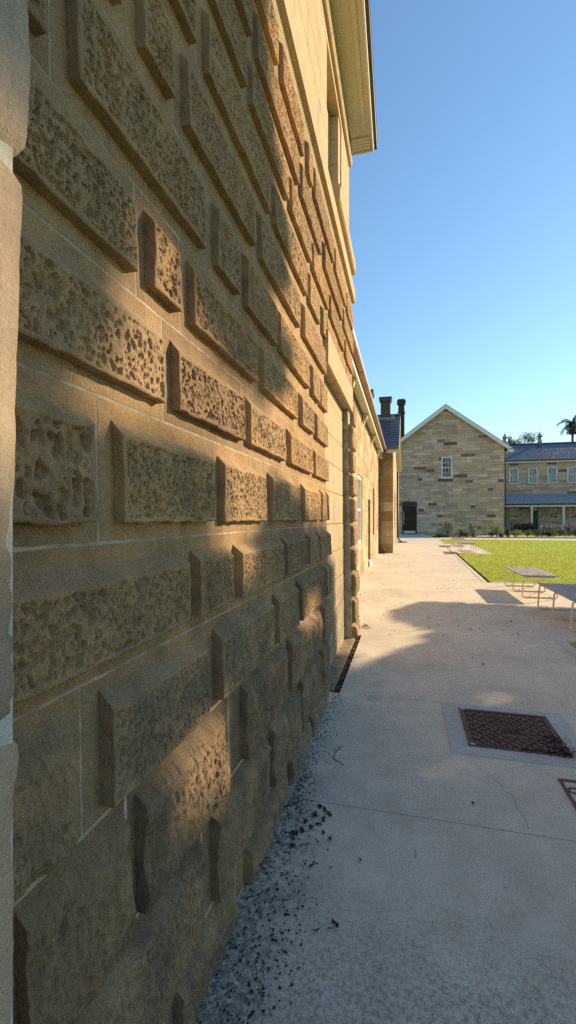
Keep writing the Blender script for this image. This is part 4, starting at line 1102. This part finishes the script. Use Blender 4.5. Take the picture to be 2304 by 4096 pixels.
S = [
 (1126,37.6,2.0,1.55,'silver','large open silver grey shrub beside the path end',1,1500,.07,None),
 (1191,38.0,1.25,1.25,'silver','upright silver grey shrub, second along the garden bed',1,1000,.06,None),
 (1156,37.9,.55,.6,'red_leaf','low rust red shrub between the two silver shrubs',0,350,.05,None),
 (1172,37.3,.95,.42,'green','low dark green clump in front of the silver shrubs',0,400,.05,None),
 (1107,36.9,.9,.35,'green','dark green clump at the corner of the path',0,400,.05,None),
 (1250,37.8,.95,1.05,'lime','bright lime green leafy shrub near the downpipe',0,700,.06,'mauve'),
 (1238,37.2,.6,.5,'green','small green plant below the lime shrub, on its left',0,300,.05,'mauve'),
 (1262,36.9,.6,.42,'green','rounded low green plant below the lime shrub, on its right',0,300,.05,None),
 (1277,37.5,.55,.85,'green','tall mauve flowering plant beside the building corner',1,400,.05,'mauve'),
 (1296,38.0,1.0,.65,'lime','pale green mounded shrub beside the mauve flowers',0,600,.05,None),
 (1327,38.6,.55,.48,'green','small clipped dark green ball shrub standing alone',0,400,.04,None),
 (1353,38.3,.9,.70,'green','rounded mid green shrub at the start of the right bed',0,600,.05,None),
 (1313,52.0,2.9,1.1,'purple','wide dark purple leaved shrub under the verandah window',0,1300,.09,None),
 (1340,51.0,.8,.9,'green','dark green bush in front of the verandah door',0,500,.07,None),
 (1377,41.6,1.5,.95,'purple','purple shrub with mauve flowers behind the green shrubs',0,900,.06,'mauve'),
 (1385,38.6,1.2,.62,'green','spreading dark green plant in the right bed',1,700,.06,None),
 (1407,39.4,1.1,.80,'green','bushy dark plant left of the purple mass',0,600,.06,None),
 (1430,40.2,1.5,1.15,'purple','deep purple shrub near the right edge of the bed',0,900,.06,'mauve'),
 (1448,38.3,.9,.75,'purple','purple shrub with pink flowers at the far right',0,600,.05,'mauve'),
 (1362,38.9,.7,.5,'purple','low purple plant at the feet of the green shrub',0,350,.05,None),
]
for i,(u,d,w,h,mt,lb,kd,n_,sz,fl) in enumerate(S):
    x, y = at(u, d); shrub(x, y, w, h, mt, lb, n=n_, size=sz, kind_=kd, seed=i+5, flower=fl, name='garden_shrub', group='shrubs in the garden bed')
for i,(u,d) in enumerate(((1361.5,44),(1388,44),(1411.5,42.5),(1414,45.5))):
    x, y = at(u, d); m_ = MB(); m_.tube([(x,y,-.02),(x,y,.85)], .045, 6); m_.tube([(x,y,.85),(x,y,.9)], [.055,.03], 6)
    single(m_, 'garden_stake', M['white'], 'short white stake standing among the purple shrubs', 'stake', 'white stakes in the garden bed')
# trees -----------------------------------------------------------------
def limbs(mb, base, top, spread, nb, r0, rg, ends):
    b_, t = Vector(base), Vector(top)
    mid = b_.lerp(t, .5)+Vector((rg.uniform(-.2,.2),rg.uniform(-.2,.2),0))
    mb.tube([b_, mid, t], [r0, r0*.75, r0*.5], 10)
    for k in range(nb):
        a = 6.283*k/nb+rg.uniform(-.3,.3); s = b_.lerp(t, rg.uniform(.6,1.0))
        e = t + Vector((math.cos(a)*spread[0]*rg.uniform(.5,1), math.sin(a)*spread[1]*rg.uniform(.5,1), rg.uniform(.1,1)*spread[2]))
        m1 = s.lerp(e, .5)+Vector((0,0,-.1*spread[2]))
        mb.tube([s, m1, e], [r0*.42, r0*.26, r0*.1], 7); ends.append(e)
        for q in range(3):
            e2 = e + Vector((rg.uniform(-1,1)*spread[0]*.35, rg.uniform(-1,1)*spread[1]*.35, rg.uniform(.0,.4)*spread[2]))
            mb.tube([m1, m1.lerp(e2,.6)+Vector((0,0,.1)), e2], [r0*.2, r0*.12, r0*.05], 5); ends.append(e2)
rg = random.Random(12)
x, y = at(1307, 90)
ft = empty('spreading_tree', (x,y,0), 0, 'wide open crowned tree rising behind the slate roof beside the roof ventilator', 'tree')
mb = MB(); ends = []; limbs(mb, (x,y,0), (x,y,14.6), (3.6,3.2,2.6), 9, .4, rg, ends); mb.build('trunk', M['bark'], ft)
mb = MB()
for e in ends:
    for _ in range(2):
        c = np.array(e)+np.array([rg.uniform(-.6,.6),rg.uniform(-.6,.6),rg.uniform(-.1,.5)]); leafcloud(mb, 75, c, np.array([.75,.7,.42]), .12, rg)
mb.build('crown', M['leaf_fig'], ft)
x, y = at(1440, 80)
pt = empty('palm_tree', (x,y,0), 0, 'tall palm tree with drooping fronds above the slate roof at the right edge', 'palm')
mb = MB(); mb.tube([(x,y,0),(x+.1,y,8),(x,y,18.1)], [.28,.2,.2], 10); mb.build('trunk', M['bark'], pt)
for k in range(16):
    a = 6.283*k/16+rg.uniform(-.15,.15); el = rg.uniform(-.2,1.25); L = rg.uniform(2.4,3.2)
    pts = []; p = Vector((x,y,18.2)); dirv = Vector((math.cos(a)*math.cos(el), math.sin(a)*math.cos(el), math.sin(el)))
    for q in range(9): pts.append(p.copy()); p += dirv*L/8; dirv = (dirv+Vector((0,0,-.24))).normalized()
    m_ = MB(); m_.tube(pts, [.04]*4+[.02]*5, 5)
    for q in range(1, 9):
        tv = (pts[q]-pts[q-1]).normalized(); sd_ = tv.cross(Vector((0,0,1)))
        if sd_.length < .1: sd_ = Vector((1,0,0))
        sd_.normalize()
        for i in range(4):
            c = pts[q-1].lerp(pts[q], i/4)
            for s_ in (-1,1):
                tip = c + sd_*s_*.42 + tv*.3 + Vector((0,0,-.42-.1*rg.random())); m_.add([c-tv*.035, c+tv*.035, tip], [(0,1,2)])
    m_.build('frond', M['palm'], pt)
m_ = MB(); 
for _ in range(500): leaf(m_, (x+rg.gauss(0,.35), y+rg.gauss(0,.35), 17.3+rg.uniform(-1.0,.6)), .25, rg)
m_.build('dead_skirt', M['bark'], pt)

# the big tree standing out of view to the right, whose crown dapples the wall and path
SUN = Vector((.656,.656,.375)).normalized()
def inside(poly, u, v):
    c = False; n = len(poly); j = n-1
    for i in range(n):
        a, b_ = poly[i], poly[j]
        if (a[1] > v) != (b_[1] > v) and u < (b_[0]-a[0])*(v-a[1])/(b_[1]-a[1])+a[0]: c = not c
        j = i
    return c
LIT = [
 [(560,990),(700,1000),(700,1210),(560,1160)],
 [(880,1300),(1500,1300),(1500,1440),(1240,1500),(1060,1515),(985,1540),(1000,1560),(1060,1580),(1100,1590),(1040,1625),(960,1655),(905,1690),(880,1690)],
 [(1180,1745),(1300,1742),(1340,1765),(1240,1775)],
 [(690,-300),(910,-300),(910,1700),(866,1700),(862,1420),(830,1335),(760,1300),(735,1250),(690,1180),(668,1100),(690,1020),(735,940),(725,860),(695,800),(690,740),(735,690),(728,560),(705,400),(690,200)],
 [(320,500),(400,520),(480,580),(490,790),(450,850),(445,1040),(400,1090),(280,1050),(140,970),(190,870),(270,770),(335,690)],
 [(425,790),(545,850),(655,975),(668,1105),(530,1095),(425,1010)],
 [(540,1120),(672,1140),(675,1345),(545,1345)],
 [(140,950),(400,1020),(600,1100),(560,1150),(430,1115),(230,1070)],
 [(385,1880),(440,1815),(545,1750),(580,1900),(550,2020),(485,2095),(375,2180),(350,2060)],
 [(550,1345),(625,1345),(632,1510),(560,1520)],
 [(740,1500),(790,1480),(800,1600),(750,1620)],
]
def receiver(q):
    x, y, z = q
    tw = (x+.66)/SUN.x; tg = z/SUN.z
    t = min(tw, tg)
    return x-SUN.x*t, y-SUN.y*t, z-SUN.z*t
def lit_here(q):
    X, Y, Z = receiver(q)
    # the near pilaster stone, sunlit between its joints
    t = (q[0]+.486)/SUN.x; yp = q[1]-SUN.y*t; zp = q[2]-SUN.z*t
    if -.1 < yp < .60 and 1.45 < zp < 2.02: return True
    d = Y*CA - X*SA
    if d < .1: return False
    u = VP*0 + CX + F*(X*CA+Y*SA)/d; v = HORIZ - F*(Z-1.5)/d
    if Y > 8.6 and X > -.5 and Y < 80: return True
    if Z > .02 and Y > 3.1 and Z > 1.7: return True
    return any(inside(p, u, v) for p in LIT)
rg = random.Random(77)
tb = (10.6, 12.9)
sh = empty('shade_tree', (tb[0],tb[1],0), 0, 'large leafy shade tree standing on the lawn right of the path', 'tree')
mb = MB(); ends = []; limbs(mb, (tb[0],tb[1],-.05), (tb[0]-.2,tb[1]+.2,4.6), (2.0,2.0,1.5), 3, .42, rg, ends)
mb.build('trunk', M['bark'], sh)
A_ = Vector((-.707,.707,0)); B_ = SUN.cross(A_).normalized()
if B_.z < 0: B_ = -B_
C0 = Vector((-.66,1.5,2.0)) + SUN*16.0
mb = MB(); cnt = 0
GA, GB = 40, 38
for k in range(GA*GB):
    a = -4.9 + 9.8*(k % GA + rg.random())/GA; b_ = -5.3 + 9.3*(k//GA + rg.random())/GB; dd = rg.uniform(-2.6, 2.6)
    c = C0 + A_*a + B_*b_ + SUN*dd
    for _ in range(62):
        q = c + Vector((rg.gauss(0,.21),rg.gauss(0,.21),rg.gauss(0,.19)))
        if q.z < 3.0 or q.x/max(q.y,.1) < .37: continue
        if lit_here(q): continue
        leaf(mb, q, rg.uniform(.10,.17), rg); cnt += 1
mb.build('crown', M['leaf'], sh)

# ------------------------------------------------------------------ light, sky, camera
w = bpy.data.worlds.new('World'); SC.world = w; w.use_nodes = True
nt = w.node_tree; bg = nt.nodes['Background']
sky = nt.nodes.new('ShaderNodeTexSky'); sky.sky_type = 'NISHITA'; sky.sun_disc = False
sky.sun_elevation = R(22); sky.sun_rotation = R(45); sky.altitude = 50; sky.air_density = 1.5; sky.dust_density = .1; sky.ozone_density = 8
nt.links.new(sky.outputs[0], bg.inputs[0]); bg.inputs[1].default_value = .128
sl_ = bpy.data.lights.new('sun', 'SUN'); sl_.energy = 4.3; sl_.angle = R(.53); sl_.color = (1.0, .85, .64)
so = bpy.data.objects.new('sun', sl_); COL.objects.link(so); so.location = (20,20,15)
so.rotation_euler = SUN.to_track_quat('Z', 'Y').to_euler()
cam = bpy.data.cameras.new('camera'); co = bpy.data.objects.new('camera', cam); COL.objects.link(co)
co.location = (0,0,1.5); co.rotation_euler = (R(90), 0, AL)
cam.lens = F/2576*36; cam.sensor_width = 36; cam.sensor_fit = 'AUTO'
cam.shift_y = (HORIZ-CY)/2576; cam.clip_start = .05; cam.clip_end = 2000
SC.camera = co
SC.cycles.use_denoising = False
SC.view_settings.view_transform = 'Standard'; SC.view_settings.look = 'None'; SC.view_settings.gamma = 1; SC.view_settings.exposure = .90
SC.view_settings.use_white_balance = True; SC.view_settings.white_balance_temperature = 8000; SC.view_settings.white_balance_tint = 10
